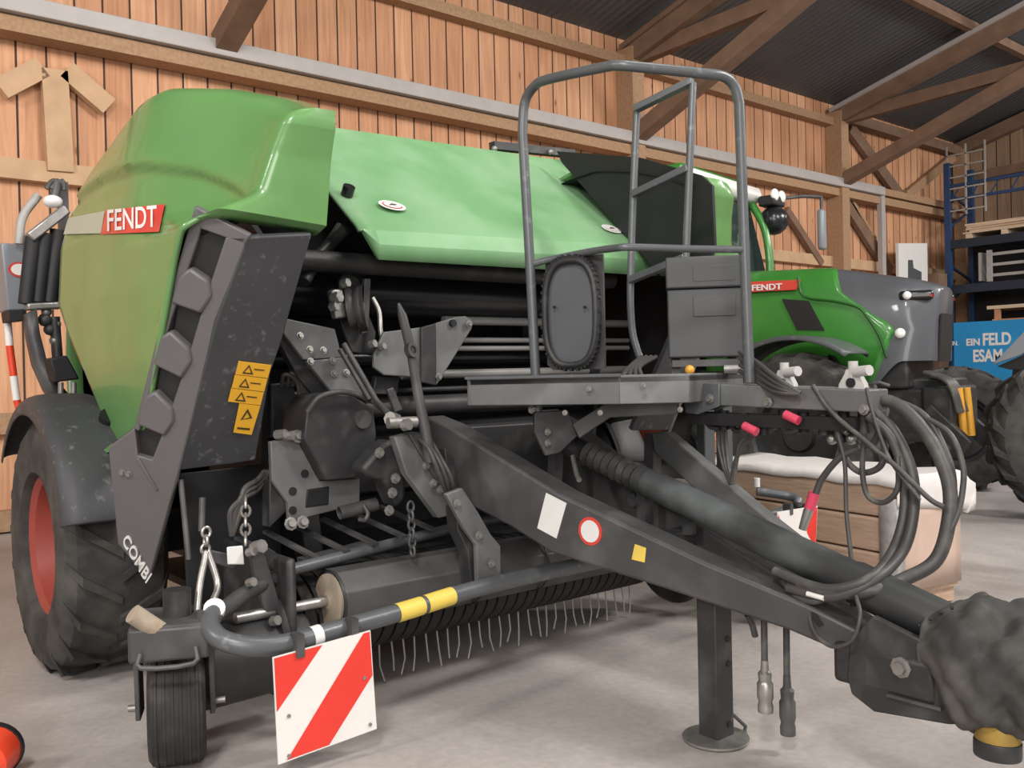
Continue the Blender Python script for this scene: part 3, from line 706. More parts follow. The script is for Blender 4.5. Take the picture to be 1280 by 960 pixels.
# ---------------------------------------------------------------- hood
YB0, YC = -1.30, -1.27
hb = [at(463, 324, y=YB0), at(826, 345, y=YB0)]
TOPZ = at(690, 199, y=-.37).z
rows = []
for i in range(25):
    t = i / 24; xr = hb[1].x + .0; xl = -.45
    xx = xl + (xr - xl) * t
    zb = hb[0].z + (hb[1].z - hb[0].z) * t
    zc = at(455, 287, y=YC).z * (1 - t) + at(822, 308, y=YC).z * t
    z2 = at(408, 160, y=-.37).z * (1 - t) + at(700, 200, y=-.37).z * t
    lift = 0
    if xx < -.37: lift = .16 * ((-.37 - xx) / .08) ** 1.8
    zb2 = min(zb + lift, zc - .01)
    x2 = xx + (.07 * t)
    rows.append([V((xx, YB0, zb2)), V((xx, YB0 - .005, (zb2 + zc) / 2)), V((xx, YC, zc)), V((xx, YC + .03, zc + .03))] + [V((xx + (x2 - xx) * q, YC + .03 + (-.37 - YC - .03) * q, zc + .03 + (z2 - zc - .03) * q)) for q in (.2, .4, .6, .8, 1)] + [V((x2, .3, z2 + .06)), V((x2, .9, z2 + .02))])
hood = MB().grid(rows).build('hood', 'green_dusty_sheen', bl, solid=.02, ang=14)
PH = plane3(V((0, YC + .03, at(640, 297, y=YC).z + .03)), V((1, YC + .03, at(760, 304, y=YC).z + .03)), at(600, 188, y=-.37))
for (u, v) in ((490, 258), (764, 287)):
    c = at(u, v, pl=PH) + PH[1] * .006; ud = V((1, 0, 0)); vd = PH[1].cross(ud)
    e = lambda k: [c + PH[1] * .001 * k + ud * (.075 if u < 600 else .075) * kk[0] * (1 - .25 * k) + vd * .05 * kk[1] * (1 - .28 * k) for kk in [(math.cos(2 * PI * i / 24), math.sin(2 * PI * i / 24)) for i in range(24)]]
    dcl = MB().add(e(0), [tuple(range(24))]).build('oval_decal', 'sign_white', hood, flat=True)
    MB().add(e(1), [tuple(range(24))]).build('decal_ring', 'badge_red' if u < 600 else 'paper_white', dcl, flat=True)
    q2 = [c + PH[1] * .003 + ud * .05 * math.cos(2 * PI * i / 20) + vd * .03 * math.sin(2 * PI * i / 20) for i in range(20)]
    MB().add(q2, [tuple(range(20))]).build('decal_field', 'sign_white', dcl, flat=True)
    MB().add([c + PH[1] * .004 + ud * a_ + vd * b_ for a_, b_ in ((-.03, -.012), (.0, .014), (.035, .010), (.012, .0), (.03, -.012), (0, -.004))], [(0, 1, 2, 3, 4, 5)]).build('decal_mark', 'ink', dcl, flat=True)
hp = at(434, 242, pl=PH) + PH[1] * .015
MB().disc(hp, PH[1], .03, .05, 12).build('hood_latch', 'black_gloss', hood)
# right edge rail of the hood and hinge bar at the top
MB().beam(rows[-1][2] + V((.02, 0, .01)), rows[-1][8] + V((.02, 0, .01)), .05, .035).build('edge_rail', 'green_dusty_sheen', hood)
b = MB(); b.beam(at(615, 186, y=-.3) + V((0, 0, .02)), at(716, 200, y=-.3) + V((0, 0, .04)), .06, .05); b.build('hinge_bar', 'frame_dark', bl)
for u, v in ((618, 186), (688, 190)): MB().sphere(at(u, v, y=-.34), .02).build('hinge_pin', 'zinc', bl)

# ---------------------------------------------------------------- bale chamber (dark body)
b = MB(); XL, XRr = -.80, 1.34
b.box(((XL + XRr) / 2, .15, 1.55), (XRr - XL, .9, 1.9)); b.build('chamber_front', 'black', bl, flat=True)
b = MB(); b.lathe([(.0, XL), (1.05, XL), (1.05, XRr), (0, XRr)], (0, .95, 1.55), (1, 0, 0), 40); b.build('chamber_drum', 'frame_dark', bl)
for s in (XL, XRr):
    b = MB(); b.prism([(s, -.9, .75), (s, -.55, .45), (s, .8, .45), (s, 2.0, 1.2), (s, 2.0, 2.0), (s, .9, 2.6), (s, -.3, 2.6), (s, -1.05, 2.0)], (.03, 0, 0)); b.build('side_wall', 'frame_dark', bl, flat=True)
plate(pts([(696, 189), (800, 197), (876, 219), (890, 232), (893, 305), (885, 345), (826, 345), (702, 203)], x=1.37), .02, 'inner_side_panel', 'black', bl, bevel=0)
# green rear gate
b = MB(); b.lathe([(1.08, XL - .1), (1.12, XL), (1.12, XRr), (1.08, XRr + .1)], (0, .95, 1.55), (1, 0, 0), 24, -PI * .45, PI * .5); b.build('tailgate', 'green_paint', bl, solid=.02)

MB().box(((XL + XRr) / 2, -.62, .58), (XRr - XL + .1, .04, .62)).build('belly_dark_sheet', 'black', bl, flat=True)  # black sheets added so the gaps under the chamber read dark
MB().box(((XL + XRr) / 2, .1, .30), (XRr - XL, 1.4, .04)).build('belly_dark_sheet', 'black', bl, flat=True)
# ---------------------------------------------------------------- rollers and cross bars in the mouth of the chamber
def crossbar(v, u, y, r, m, name, x0=XL + .02, x1=XRr, seg=14):
    p = at(u, v, y=y); a = V((x0, y, p.z)); c = V((x1, y, p.z + .008)); return MB().tube([a, c], r, seg).build(name, m, bl)
crossbar(338, 560, -1.12, .05, 'frame_dark', 'upper_roller')
crossbar(375, 590, -.78, .13, 'black_gloss', 'smooth_roller')
crossbar(403, 650, -.86, .024, 'bar_grey', 'cross_tube', .3, 1.75)
crossbar(426, 650, -.86, .015, 'bar_grey', 'cross_tube', .2, 1.75)
crossbar(436, 600, -.86, .015, 'bar_grey', 'cross_tube', .1, 1.75)
crossbar(448, 600, -.72, .05, 'black_gloss', 'smooth_roller')
crossbar(467, 600, -.9, .024, 'bar_grey', 'cross_tube', 0, 1.7)
crossbar(488, 520, -.92, .014, 'frame_grey', 'cross_tube')
crossbar(505, 560, -1.0, .05, 'frame_grey', 'lower_tube', -.3)
crossbar(530, 600, -.8, .10, 'black_gloss', 'smooth_roller')
crossbar(585, 600, -.75, .09, 'black', 'smooth_roller')
MB().beam((XL, -.95, at(500, 590, y=-.95).z), (XRr, -.95, at(500, 590, y=-.95).z), .12, .16).build('frame_beam', 'frame_dark', bl, bevel=.01)
MB().beam((XL, -.5, .72), (XRr, -.5, .72), .3, .25).build('frame_beam', 'frame_dark', bl, bevel=.01)
for x in (-.55, .75, 1.15):
    MB().beam((x, -.9, .55), (x, -.75, 1.3), .12, .1, up=(1, 0, 0)).build('upright', 'frame_dark', bl, bevel=.01)

# ---------------------------------------------------------------- left mechanism
def yplate(L, y, th, name, m='frame_grey', par=bl, bevel=.005): return plate(pts(L, y=y), th, name, m, par, bevel=bevel, nrm=V((0, 1, 0)))
# folded upright channel
yplate([(357, 398), (419, 411), (428, 447), (380, 450), (354, 417)], -1.16, .03, 'channel_plate', 'strut_grey')
yplate([(383, 451), (428, 447), (465, 497), (417, 493)], -1.20, .03, 'channel_plate', 'strut_grey')
yplate([(354, 417), (380, 450), (418, 494), (412, 520), (372, 470), (350, 430)], -1.13, .05, 'channel_flank', 'frame_dark')
for u, v in ((375, 420), (387, 437), (404, 438), (416, 451), (417, 467), (433, 466), (388, 452)): bolt(at(u, v, y=-1.205), (0, -1, .2), .012)
# pulley station
yplate([(424, 352), (432, 335), (449, 349), (456, 380), (470, 415), (468, 445), (440, 440), (425, 400)], -1.06, .02, 'pulley_plate', 'frame_dark')
c = at(444, 384, y=-1.16)
MB().lathe([(.0, -.02), (.055, -.02), (.075, -.025), (.095, -.03), (.095, -.02), (.08, 0), (.095, .02), (.095, .03), (0, .03)], c, (.75, -.6, .1), 28).build('pulley', 'frame_grey', bl)
MB().tube([c + V((.02, -.04, .0)), c + V((-.06, .06, 0))], .022).build('pulley_shaft', 'zinc', bl)
MB().lathe([(.108, -.02), (.116, -.02), (.116, .02), (.108, .02)], at(453, 386, y=-1.13), (.75, -.6, .1), 28, .2, 4.4).build('belt', 'rubber', bl)
for (u, v, r) in ((421, 372, .03), (418, 383, .026), (432, 354, .024), (466, 430, .022), (478, 433, .02)): MB().disc(at(u, v, y=-1.2), (.4, -1, .2), r * .9, r * 1.4, 6).build('nut', 'zinc', bl)
MB().beam(at(418, 362, y=-1.17), at(424, 398, y=-1.17), .05, .06).build('tensioner', 'bare_steel', bl, bevel=.01)
yplate([(456, 348), (464, 348), (461, 416), (452, 418)], -1.12, .03, 'tensioner_arm')
MB().tube(catmull([at(466, 372, y=-1.1), at(474, 390, y=-1.12), at(476, 415, y=-1.14), at(481, 432, y=-1.14)], 6), .012).build('spring_rod', 'bare_steel', bl)
MB().tube([at(385, 340, y=-1.0), at(425, 282, y=-.95)], .02).build('gas_strut', 'frame_grey', bl)
MB().tube([at(380, 352, y=-1.1), at(400, 318, y=-1.05), at(440, 280, y=-.95)], .03).build('support_arm', 'frame_dark', bl)
# folded bracket plate
fb = yplate([(480, 415), (527, 409), (527, 478), (512, 471), (480, 469), (467, 459), (468, 442)], -1.18, .02, 'folded_bracket', 'strut_grey')
yplate([(527, 409), (545, 404), (545, 482), (527, 478)], -1.2, .02, 'bracket_fold', 'frame_dark', fb)
yplate([(545, 404), (570, 396), (582, 395), (591, 400), (590, 411), (547, 480), (545, 482)], -1.18, .02, 'bracket_wing', 'strut_grey', fb)
bolt(at(586, 405, y=-1.2), (0, -1, 0), .013, fb); bolt(at(548, 471, y=-1.2), (0, -1, 0), .013, fb)
MB().disc(at(566, 404, y=-1.19), (0, 1, 0), .018, .02, 14).build('bracket_slot', 'black', fb)
yplate([(470, 470), (500, 470), (497, 493), (466, 493)], -1.1, .04, 'lower_lug', 'frame_dark')
yplate([(484, 487), (492, 484), (504, 512), (494, 516)], -1.25, .02, 'link_strip')
# parking lever
lv = [at(498, 379, y=-1.62), at(503, 395, y=-1.62), at(512, 432, y=-1.62), at(514, 440, y=-1.62), at(522, 490, y=-1.64), at(531, 535, y=-1.66), at(538, 578, y=-1.68)]
MB().tube(lv, [.006, .02, .021, .020, .022, .024, .024], 12).build('crank_rod', 'frame_grey', bl)
MB().lathe([(.018, -.012), (.033, -.012), (.033, .012), (.018, .012), (.018, -.012)], at(514, 438, y=-1.64), (.3, -1, .2), 18).build('rod_eye', 'frame_dark', bl)
# gearbox
yplate([(384, 512), (396, 495), (412, 491), (440, 494), (467, 510), (471, 545), (462, 592), (440, 598), (408, 601), (380, 548)], -1.32, .22, 'gearbox', 'frame_dark', bevel=.007)
gb = MB().disc(at(453, 524, y=-1.33), (0, -1, 0), .042, .02, 24).build('gearbox_cap', 'frame_grey', bl)
MB().tube(catmull([at(384, 515, y=-1.35), at(400, 496, y=-1.38), at(430, 490, y=-1.38), at(462, 500, y=-1.36), at(482, 515, y=-1.36)], 6), .012).build('hydraulic_hose', 'hose', bl)
# hydraulic block and small hoses behind the front panel
yplate([(338, 480), (368, 476), (372, 540), (340, 548)], -1.0, .2, 'valve_block', 'frame_dark', bevel=.01)
for k in range(4):
    MB().tube(catmull([at(352 + k * 7, 482, y=-1.06), at(356 + k * 8, 468 - k * 2, y=-1.1), at(372 + k * 4, 480, y=-1.1), at(376 + k * 3, 520, y=-1.08), at(374 + k * 4, 560, y=-1.06)], 6), .010, 8).build('hydraulic_hose', 'hose', bl)
for u, v in ((351, 543), (361, 545), (374, 543)): MB().disc(at(u, v, y=-1.26), (.5, -1, .1), .021, .05, 8).build('fitting', 'zinc', bl)
# perforated bracket
pb_ = yplate([(338, 552), (374, 546), (400, 601), (416, 600), (450, 598), (450, 630), (380, 648), (362, 658), (360, 628), (340, 600)], -1.24, .03, 'perforated_bracket', 'strut_grey')
for u, v, r in ((381, 592, .018), (366, 614, .018), (366, 638, .018)): MB().disc(at(u, v, y=-1.243), (0, 1, 0), r, .006, 16).build('hole', 'black', pb_)
yplate([(384, 612), (412, 608), (411, 631), (382, 635)], -1.245, .012, 'name_plate', 'black', pb_)
yplate([(337, 600), (362, 600), (358, 640), (337, 660)], -1.2, .08, 'bracket_foot', 'frame_dark')
for u, v in ((363, 655), (378, 653), (372, 546)): bolt(at(u, v, y=-1.26), (0, -1, .3), .02)
MB().lathe([(.022, -.10), (.03, -.10), (.03, .08), (.022, .08)], at(450, 635, y=-1.34), (.95, -.1, .12), 18, caps=False).build('pipe_socket', 'frame_grey', bl, solid=.004)
MB().tube(catmull([at(455, 632, y=-1.38), at(460, 642, y=-1.40), at(456, 650, y=-1.40), at(449, 649, y=-1.40)], 5), .010).build('hook', 'frame_grey', bl)
# lift arm
la = yplate([(493, 546), (511, 542), (570, 636), (572, 642), (549, 648), (508, 592)], -1.60, .05, 'lift_arm', 'strut_grey', bevel=.006)
yplate([(511, 542), (524, 540), (572, 624), (570, 640)], -1.62, .06, 'arm_flange', 'frame_grey', la)
for u, v in ((532, 582), (541, 604), (550, 612)): bolt(at(u, v, y=-1.63), (0, -1, 0), .013, la)
c = at(500, 528, y=-1.62); MB().tube([c - V((.06, 0, .0)), c + V((.07, -.02, 0))], .024, 14).build('pivot_pin', 'zinc', bl)
MB().disc(at(491, 524, y=-1.6), (-1, -.5, .2), .03, .05, 8).build('pivot_head', 'bare_steel', bl); MB().disc(at(508, 531, y=-1.66), (.3, -1, .2), .026, .03, 10).build('pivot_head', 'bare_steel', bl)
MB().tube([at(430, 430, y=-1.25), at(470, 500, y=-1.4), at(490, 522, y=-1.55)], .013).build('lift_rod', 'frame_grey', bl)
MB().tube([at(425, 437, y=-1.26), at(462, 500, y=-1.4)], .012).build('lift_rod', 'frame_dark', bl)
yplate([(556, 560), (566, 572), (575, 612), (562, 618)], -1.55, .05, 'arm_link', 'frame_dark')
ll = yplate([(558, 618), (578, 610), (598, 640), (614, 668), (626, 682), (627, 734), (598, 741), (596, 682), (580, 660)], -1.78, .03, 'lower_lift_leg', 'strut_grey')
yplate([(570, 632), (596, 680), (598, 741), (590, 738), (585, 690), (572, 662)], -1.74, .08, 'leg_web', 'frame_dark', ll)
for u, v in ((598, 669), (614, 704), (571, 629)): bolt(at(u, v, y=-1.79), (0, -1, 0), .013, ll)
for k in range(3): MB().tube(catmull([at(520 + k * 8, 546, y=-1.6), at(535 + k * 9, 560 + 8 * k, y=-1.72), at(548 + k * 8, 590 + 4 * k, y=-1.75), at(560 + 4 * k, 622, y=-1.7)], 6), .009, 8).build('bowden_cable', 'hose', bl)
def chain(p0, p1, n, r, wire, m='bare_steel', par=bl):
    p0 = V(p0); p1 = V(p1); d = (p1 - p0) / n; x, y, t = frame(d)
    for i in range(n):
        c = p0 + d * (i + .5); s_ = x if i % 2 else y
        MB().tube([c + s_ * (r * math.cos(a)) + t * (d.length * .62 * math.sin(a)) for a in [2 * PI * k / 12 for k in range(12)]], wire, 6, closed=True).build('chain_link', m, par)
chain(at(513, 628, y=-1.6), at(516, 694, y=-1.6), 6, .016, .006, 'frame_grey')
yplate([(478, 556), (492, 548), (508, 590), (508, 625), (496, 636), (480, 600), (460, 598), (452, 586)], -1.5, .12, 'arm_bearing', 'frame_dark', bevel=.02)
for u, v in ((474, 566), (494, 598), (490, 616), (486, 638)): bolt(at(u, v, y=-1.52), (0, -1, 0), .016)

# ---------------------------------------------------------------- pickup
PXL, PXR = -1.0, 1.5
MB().box((X0, -1.0, .42), (2.3, .7, .12)).build('pickup_floor', 'frame_dark', bl, flat=True)
NB = 34
for k in range(NB):
    x = -.83 + k * (2.12 / (NB - 1))
    b = MB(); A = [math.radians(q) for q in range(-100, 130, 10)]
    b.grid([[V((x + dx, -1.22 - math.cos(a) * .24, .37 + math.sin(a) * .20)) for dx in (-.026, -.018, .018, .026)] for a in A])
    b.build('stripper_band', 'rubber', bl, solid=.008)
MB().lathe([(0, PXL + .12), (.17, PXL + .12), (.17, PXR - .1), (0, PXR - .1)], (0, -1.22, .37), (1, 0, 0), 20).build('tine_drum', 'black', bl)
for k in range(33):
    x = -.80 + k * .064
    a = V((x, -1.30, .20)); L_ = .17 + .02 * math.sin(k * 2.4)
    MB().tube([a, a + V((.006 * math.sin(k * 1.9), -.012, -L_ * .6)), a + V((.02 * math.sin(k * 1.3), -.01, -L_))], .0042, 6).build('tine', 'mesh_grey', bl)
# roller crop guard: flat-sided drum with a rusty end disc
dc = at(415, 750, y=-1.5); dz = dc.z
xa, xb_ = dc.x, 1.25
ob = [V((0, math.cos(a) * .135, math.sin(a) * .135)) for a in [PI / 8 + k * PI / 4 for k in range(8)]]
dr = MB().prism([V((xa, -1.5, dz)) + o for o in ob], (xb_ - xa, 0, 0)).build('crop_roller', 'frame_grey', bl, bevel=.006)
MB().lathe([(.128, -.012), (.128, .0), (.12, .01)], (xa, -1.5, dz), (1, 0, 0), 28).build('end_ring', 'frame_dark', dr)
MB().lathe([(0, -.02), (.03, -.02), (.04, -.012), (.112, -.008), (.112, .004), (0, .004)], (xa - .01, -1.5, dz), (1, 0, 0), 28).build('end_disc', 'rusty', dr)
MB().tube([(xa - .42, -1.5, dz), (xa, -1.5, dz)], .022).build('roller_shaft', 'bare_steel', dr)
for k in range(2): MB().lathe([(.137, 0), (.142, .0), (.142, .012), (.137, .012)], (at(580, 700, y=-1.5).x + k * .4, -1.5, dz), (1, 0, 0), 30).build('roller_band', 'frame_dark', dr)
# upper tube of the crop guard with its tine bars
p0 = at(338, 719, y=-1.45); p1 = at(585, 655, y=-1.25)
MB().tube([p0, at(450, 690, y=-1.40), p1, (1.35, -1.2, p1.z - .01)], .026, 12).build('guard_tube', 'tube_grey', bl)
for k in range(6):
    u = 362 + k * 36; v = 712 - k * 9.2; q = at(u, v - 4, y=-1.43)
    MB().beam(q, q + V((-.06, .38, .08)), .035, .012).build('guard_finger', 'frame_grey', bl)
MB().beam(at(375, 705, y=-1.36), at(460, 683, y=-1.36), .05, .05).build('guard_rail', 'frame_grey', bl)
# front carrier tube, bent up at the left end with a white cap
FT = [at(268, 764, y=-1.66), at(262, 782, y=-1.74), at(278, 800, y=-1.82), at(316, 808, y=-1.88), at(365, 803, y=-1.9), at(414, 789, y=-1.9), at(504, 764, y=-1.87), at(595, 736, y=-1.83), at(698, 712, y=-1.80), (1.05, -1.80, at(698, 712, y=-1.80).z)]
ft = MB().tube(catmull(FT, 6), .036, 16).build('carrier_tube', 'tube_grey', bl)
cp = at(268, 762, y=-1.68); MB().disc(cp, TOCAM(cp) + V((0, 0, .5)), .038, .03, 20).build('tube_cap', 'white', ft)
FINE = catmull(FT, 40)
def ontube(u0, u1, r, name, m):
    P = [p for i, p in enumerate(FINE) if i > 120 and u0 <= px(p)[0] <= u1]; return MB().tube(P, r, 16, caps=False).build(name, m, ft)
ontube(388, 401, .038, 'tape_ring', 'paper_white')
for a, c in ((494, 528), (530, 566)): ontube(a, c, .0375, 'yellow_sticker', 'sticker_yellow_pale')
# right carrier end, mirrored
FTm = mirP([V(p) for p in FT[:5]])
e1 = at(1000, 628, y=-2.0); 
MB().tube(catmull([(.6, -1.84, .50), at(975, 640, y=-1.93), e1 + V((-.02, 0, .005)), e1 + V((-.01, .07, .03)), at(946, 614, y=-1.80)], 6), .025, 14).build('carrier_tube', 'tube_grey', bl)
cp = at(946, 603, y=-1.80); MB().disc(cp, V((0, 0, 1)), .018, .05, 16).build('tube_cap', 'white', bl)
# warning boards
def board(P, name, stripes):
    n = (P[1] - P[0]).cross(P[3] - P[0]).normalized()
    if n.dot(CAM - P[0]) < 0: n = -n
    wb_ = MB().prism(P, -n * .006).build(name, 'sign_white', bl)
    def Q(s, t): return (P[0] * (1 - s) + P[1] * s) * (1 - t) + (P[3] * (1 - s) + P[2] * s) * t + n * .0015
    for st in stripes: MB().add([Q(*q) for q in st], [tuple(range(len(st)))]).build('red_stripe', 'sign_red', wb_, flat=True)
    for q in ((.12, .58), (.9, .45), (.93, .93), (.1, .95)): MB().disc(Q(*q) + n * .002, n, .007, .004, 10).build('rivet', 'bare_steel', wb_)
    return wb_
P = [at(341, 822, y=-1.95), at(463, 788, y=-1.97), at(471, 911, y=-1.97), at(348, 956, y=-1.95)]
wbL = board(P, 'warning_board', [[(0.01, .01), (.49, .01), (0.01, .51)], [(.92, .01), (.99, .01), (.99, .45), (.50, .985), (.08, .985)]])
P = [at(972, 640, y=-2.02), at(1022, 632, y=-2.02), at(1017, 740, y=-2.02), at(974, 752, y=-2.02)]
wbR = board(P, 'warning_board', [[(0.01, .02), (.2, .3), (.3, .42), (.01, .2)], [(.62, .02), (.99, .02), (.99, .5), (.75, .3)]])
for u, v in ((372, 806), (440, 786)): p = at(u, v, y=-1.94); MB().box(p, (.03, .05, .08)).build('board_clip', 'frame_grey', bl)
for u in (985, 1005): p = at(u, 636, y=-2.0); MB().box(p, (.025, .05, .06)).build('board_clip', 'frame_grey', bl)

# gauge wheel on the left of the pickup
fx, fy = -1.43, -1.55
gw = MB(); gw.lathe([(.09, -.085), (.15, -.098), (.185, -.098), (.205, -.085), (.21, -.05), (.21, .05), (.205, .085), (.185, .098), (.15, .098), (.09, .085)], (fx, fy + .02, .215), (1, .1, 0), 32)
for k in (-.07, -.042, -.014, .014, .042, .07): gw.lathe([(.208, -.006), (.214, -.004), (.214, .004), (.208, .006)], V((fx, fy + .02, .215)) + V((1, .1, 0)).normalized() * k, (1, .1, 0), 32)
GA = math.radians(-26); GC = (fx, fy, 0)
gwo = gw.spin(GC, GA).build('gauge_wheel', 'rubber', bl)
MB().lathe([(.09, -.07), (.03, -.05), (.03, .05), (.09, .07)], (fx, fy + .02, .215), (1, .1, 0), 24).spin(GC, GA).build('gauge_rim', 'frame_dark', gwo)
hx = at(170, 800, y=-1.72); h2 = at(256, 790, y=-1.72)
zc = .50
hsg = MB(); hsg.box((fx, fy - .02, zc + .03), (.27, .30, .05)); hsg.box((fx, fy - .165, zc - .01), (.27, .025, .12)); hsg.spin(GC, GA).build('fork_crown', 'frame_grey', bl, bevel=.012)
for s in (-1, 1):
    MB().beam((fx + s * .128, fy - .02, zc + .02), (fx + s * .128, fy + .01, .19), .018, .10, up=(0, 1, 0)).spin(GC, GA).build('fork_leg', 'frame_grey', bl, bevel=.004)
    MB().tube([(fx + s * .125, fy + .02, .215), (fx + s * .17, fy + .02, .215)], .013).spin(GC, GA).build('axle_bolt', 'zinc', bl)
    MB().disc((fx + s * .1, fy - .09, zc + .065), (0, 0, 1), .02, .03, 10).spin(GC, GA).build('crown_nut', 'frame_grey', bl)
MB().tube(catmull([(fx - .09, fy - .20, zc - .03), (fx - .085, fy - .225, zc - .07), (fx + .085, fy - .225, zc - .07), (fx + .09, fy - .2, zc - .02)], 3), .009).spin(GC, GA).build('crown_handle', 'frame_grey', bl)
MB().disc((fx, fy - .03, zc + .10), (0, 0, 1), .05, .10, 18).build('fork_pivot', 'frame_dark', bl)
MB().tube([at(166, 767, y=-1.66), at(212, 797, y=-1.66)], .034, 14).build('pivot_tube', 'rusty', bl)
MB().tube([at(210, 800, y=-1.58), at(262, 782, y=-1.62)], .022, 12).build('pivot_arm', 'bare_steel', bl)
MB().tube([at(262, 775, y=-1.66), at(300, 745, y=-1.55), at(345, 722, y=-1.46)], .03, 12).build('pivot_arm', 'frame_grey', bl)
# side shield and linkage left of the pickup
b = MB(); b.lathe([(0, -.02), (.20, -.02), (.22, 0), (.20, .02), (0, .02)], (-1.0, -1.40, .34), (1, 0, 0), 32); b.build('side_disc', 'frame_dark', bl)
b = MB(); b.box((-.98, -1.2, .45), (.04, .8, .5)); b.build('pickup_side_plate', 'frame_dark', bl, bevel=.05)
MB().lathe([(.0, -.24), (.15, -.24), (.16, -.2), (.16, .2), (.15, .24), (0, .24)], at(305, 822, y=-1.45) , (1, .05, 0), 28).build('side_auger_drum', 'frame_dark', bl, bevel=.004)
MB().disc(at(281, 805, y=-1.72), TOCAM((-1.2, -1.7, .4)), .016, .02, 12).build('amber_reflector', 'lens_amber', bl)
yplate([(256, 686), (286, 692), (300, 705), (290, 712), (256, 700)], -1.5, .015, 'link_bar', 'frame_grey')
la2 = yplate([(312, 684), (326, 678), (345, 735), (356, 775), (346, 780), (332, 765), (318, 720)], -1.52, .03, 'suspension_arm')
yplate([(284, 684), (304, 682), (306, 706), (285, 706)], -1.53, .01, 'small_label', 'paper_white')
for u, v, r in ((323, 684, .03), (314, 690, .02), (344, 776, .022), (314, 728, .02)): MB().disc(at(u, v, y=-1.56), (.3, -1, .3), r * .9, r * 1.6, 8).build('nut', 'zinc', bl)
yplate([(328, 680), (345, 690), (358, 712), (352, 716), (330, 712)], -1.47, .03, 'cam_plate', 'frame_dark')
chain(at(307, 622, y=-1.3), at(307, 680, y=-1.5), 5, .018, .006)
chain(at(258, 660, y=-1.5), at(256, 702, y=-1.5), 4, .016, .006)
MB().tube([at(253, 622, y=-1.45), at(252, 664, y=-1.47)], .012).build('hanger_rod', 'frame_grey', bl)
MB().tube(catmull([at(258, 690, y=-1.5), at(250, 730, y=-1.55), at(246, 772, y=-1.6)], 5), .013).build('spring_leg', 'bare_steel', bl); MB().tube(catmull([at(260, 690, y=-1.5), at(272, 730, y=-1.55), at(266, 752, y=-1.6)], 5), .013).build('spring_leg', 'bare_steel', bl)
yplate([(226, 592), (330, 580), (350, 640), (356, 765), (236, 765)], -.95, .02, 'rear_shield', 'black')
MB().tube([at(226, 600, y=-1.1), at(236, 700, y=-1.2)], .012).build('hanger_rod', 'frame_grey', bl)
for k in range(3): MB().tube(catmull([at(330 + 3 * k, 590, y=-1.1), at(322, 600 + 6 * k, y=-1.15), at(305, 612 + 5 * k, y=-1.2), at(300 - 6 * k, 640, y=-1.2), at(290, 670, y=-1.2)], 6), .012, 8).build('hydraulic_hose', 'hose', bl)
# right gauge wheel, mirrored and plain
b = MB(); b.lathe([(.09, -.10), (.15, -.115), (.205, -.10), (.21, 0), (.205, .10), (.15, .115), (.09, .10)], (2 * X0 - fx - .05, fy - .1, .215), (1, 0, 0), 28); b.build('gauge_wheel', 'rubber', bl)
MB().beam((2 * X0 - fx - .05 - .14, fy - .1, .2), (2 * X0 - fx - .05 - .14, fy - .1, .55), .02, .1, up=(0, 1, 0)).build('fork_leg', 'frame_dark', bl)
MB().box((2 * X0 - fx - .11, fy - .1, .54), (.24, .25, .05)).build('fork_crown', 'frame_dark', bl, bevel=.01)
MB().tube([(2 * X0 - fx - .12, fy - .08, .57), (1.15, -1.5, .55)], .03).build('pivot_arm', 'frame_grey', bl)
MB().lathe([(0, -.02), (.26, -.02), (.28, 0), (.26, .02), (0, .02)], (1.50, -1.40, .34), (1, 0, 0), 32).build('side_disc', 'frame_dark', bl)
# ---------------------------------------------------------------- drawbar
A1 = V((-.15, -1.36, 0)); A2 = V((.17, -3.18, 0))
PLb = vplane(A1, A2); dlt = (A2 - A1).normalized(); sid = V((-dlt.y, dlt.x, 0))
if sid.x < 0: sid = -sid
bp = lambda L: pts(L, pl=PLb)
BP = bp([(528, 520), (560, 533), (700, 618), (880, 703), (1010, 757), (1075, 790), (1064, 822), (985, 788), (830, 736), (690, 692), (640, 660), (540, 608), (522, 590)])
db = MB().prism(BP, sid * .14).build('drawbar_beam', 'frame_grey', bl, bevel=.012)
dmir = MB().prism([V((2 * X0 + .02 - p.x, p.y, p.z)) for p in BP], -sid * .0 + V((-sid.x, sid.y, 0)) * .12).build('drawbar_beam', 'frame_grey', bl, bevel=.012)
nb = PLb[1]
def bst(L, name, m): return plate([p + nb * .003 for p in bp(L)], .003, name, m, db, bevel=0)
bst([(683, 616), (708.5, 629), (696, 673), (672, 660)], 'white_sticker', 'paper_white')
c = at(738, 664, pl=PLb)
rs = MB().lathe([(.0, 0), (.058, 0), (.058, .003), (0, .003)], c, nb, 30).build('speed_disc', 'badge_red', db); MB().lathe([(0, 0), (.045, 0), (.045, .0045), (0, .0045)], c, nb, 30).build('disc_field', 'paper_white', rs)
ys = bst([(794, 680), (808, 685), (806, 703), (790, 699)], 'yellow_sticker', 'sticker_yellow_pale')
# cross plate where platform strut meets
MB().beam((-.12, -1.3, 1.02), (.66, -1.3, 1.02), .16, .28).build('drawbar_cross_beam', 'frame_dark', bl, bevel=.01)
MB().beam((X0 - .14, -2.45, .70), (X0 + .16, -2.45, .70), .1, .1).build('drawbar_cross_beam', 'frame_dark', bl, bevel=.01)
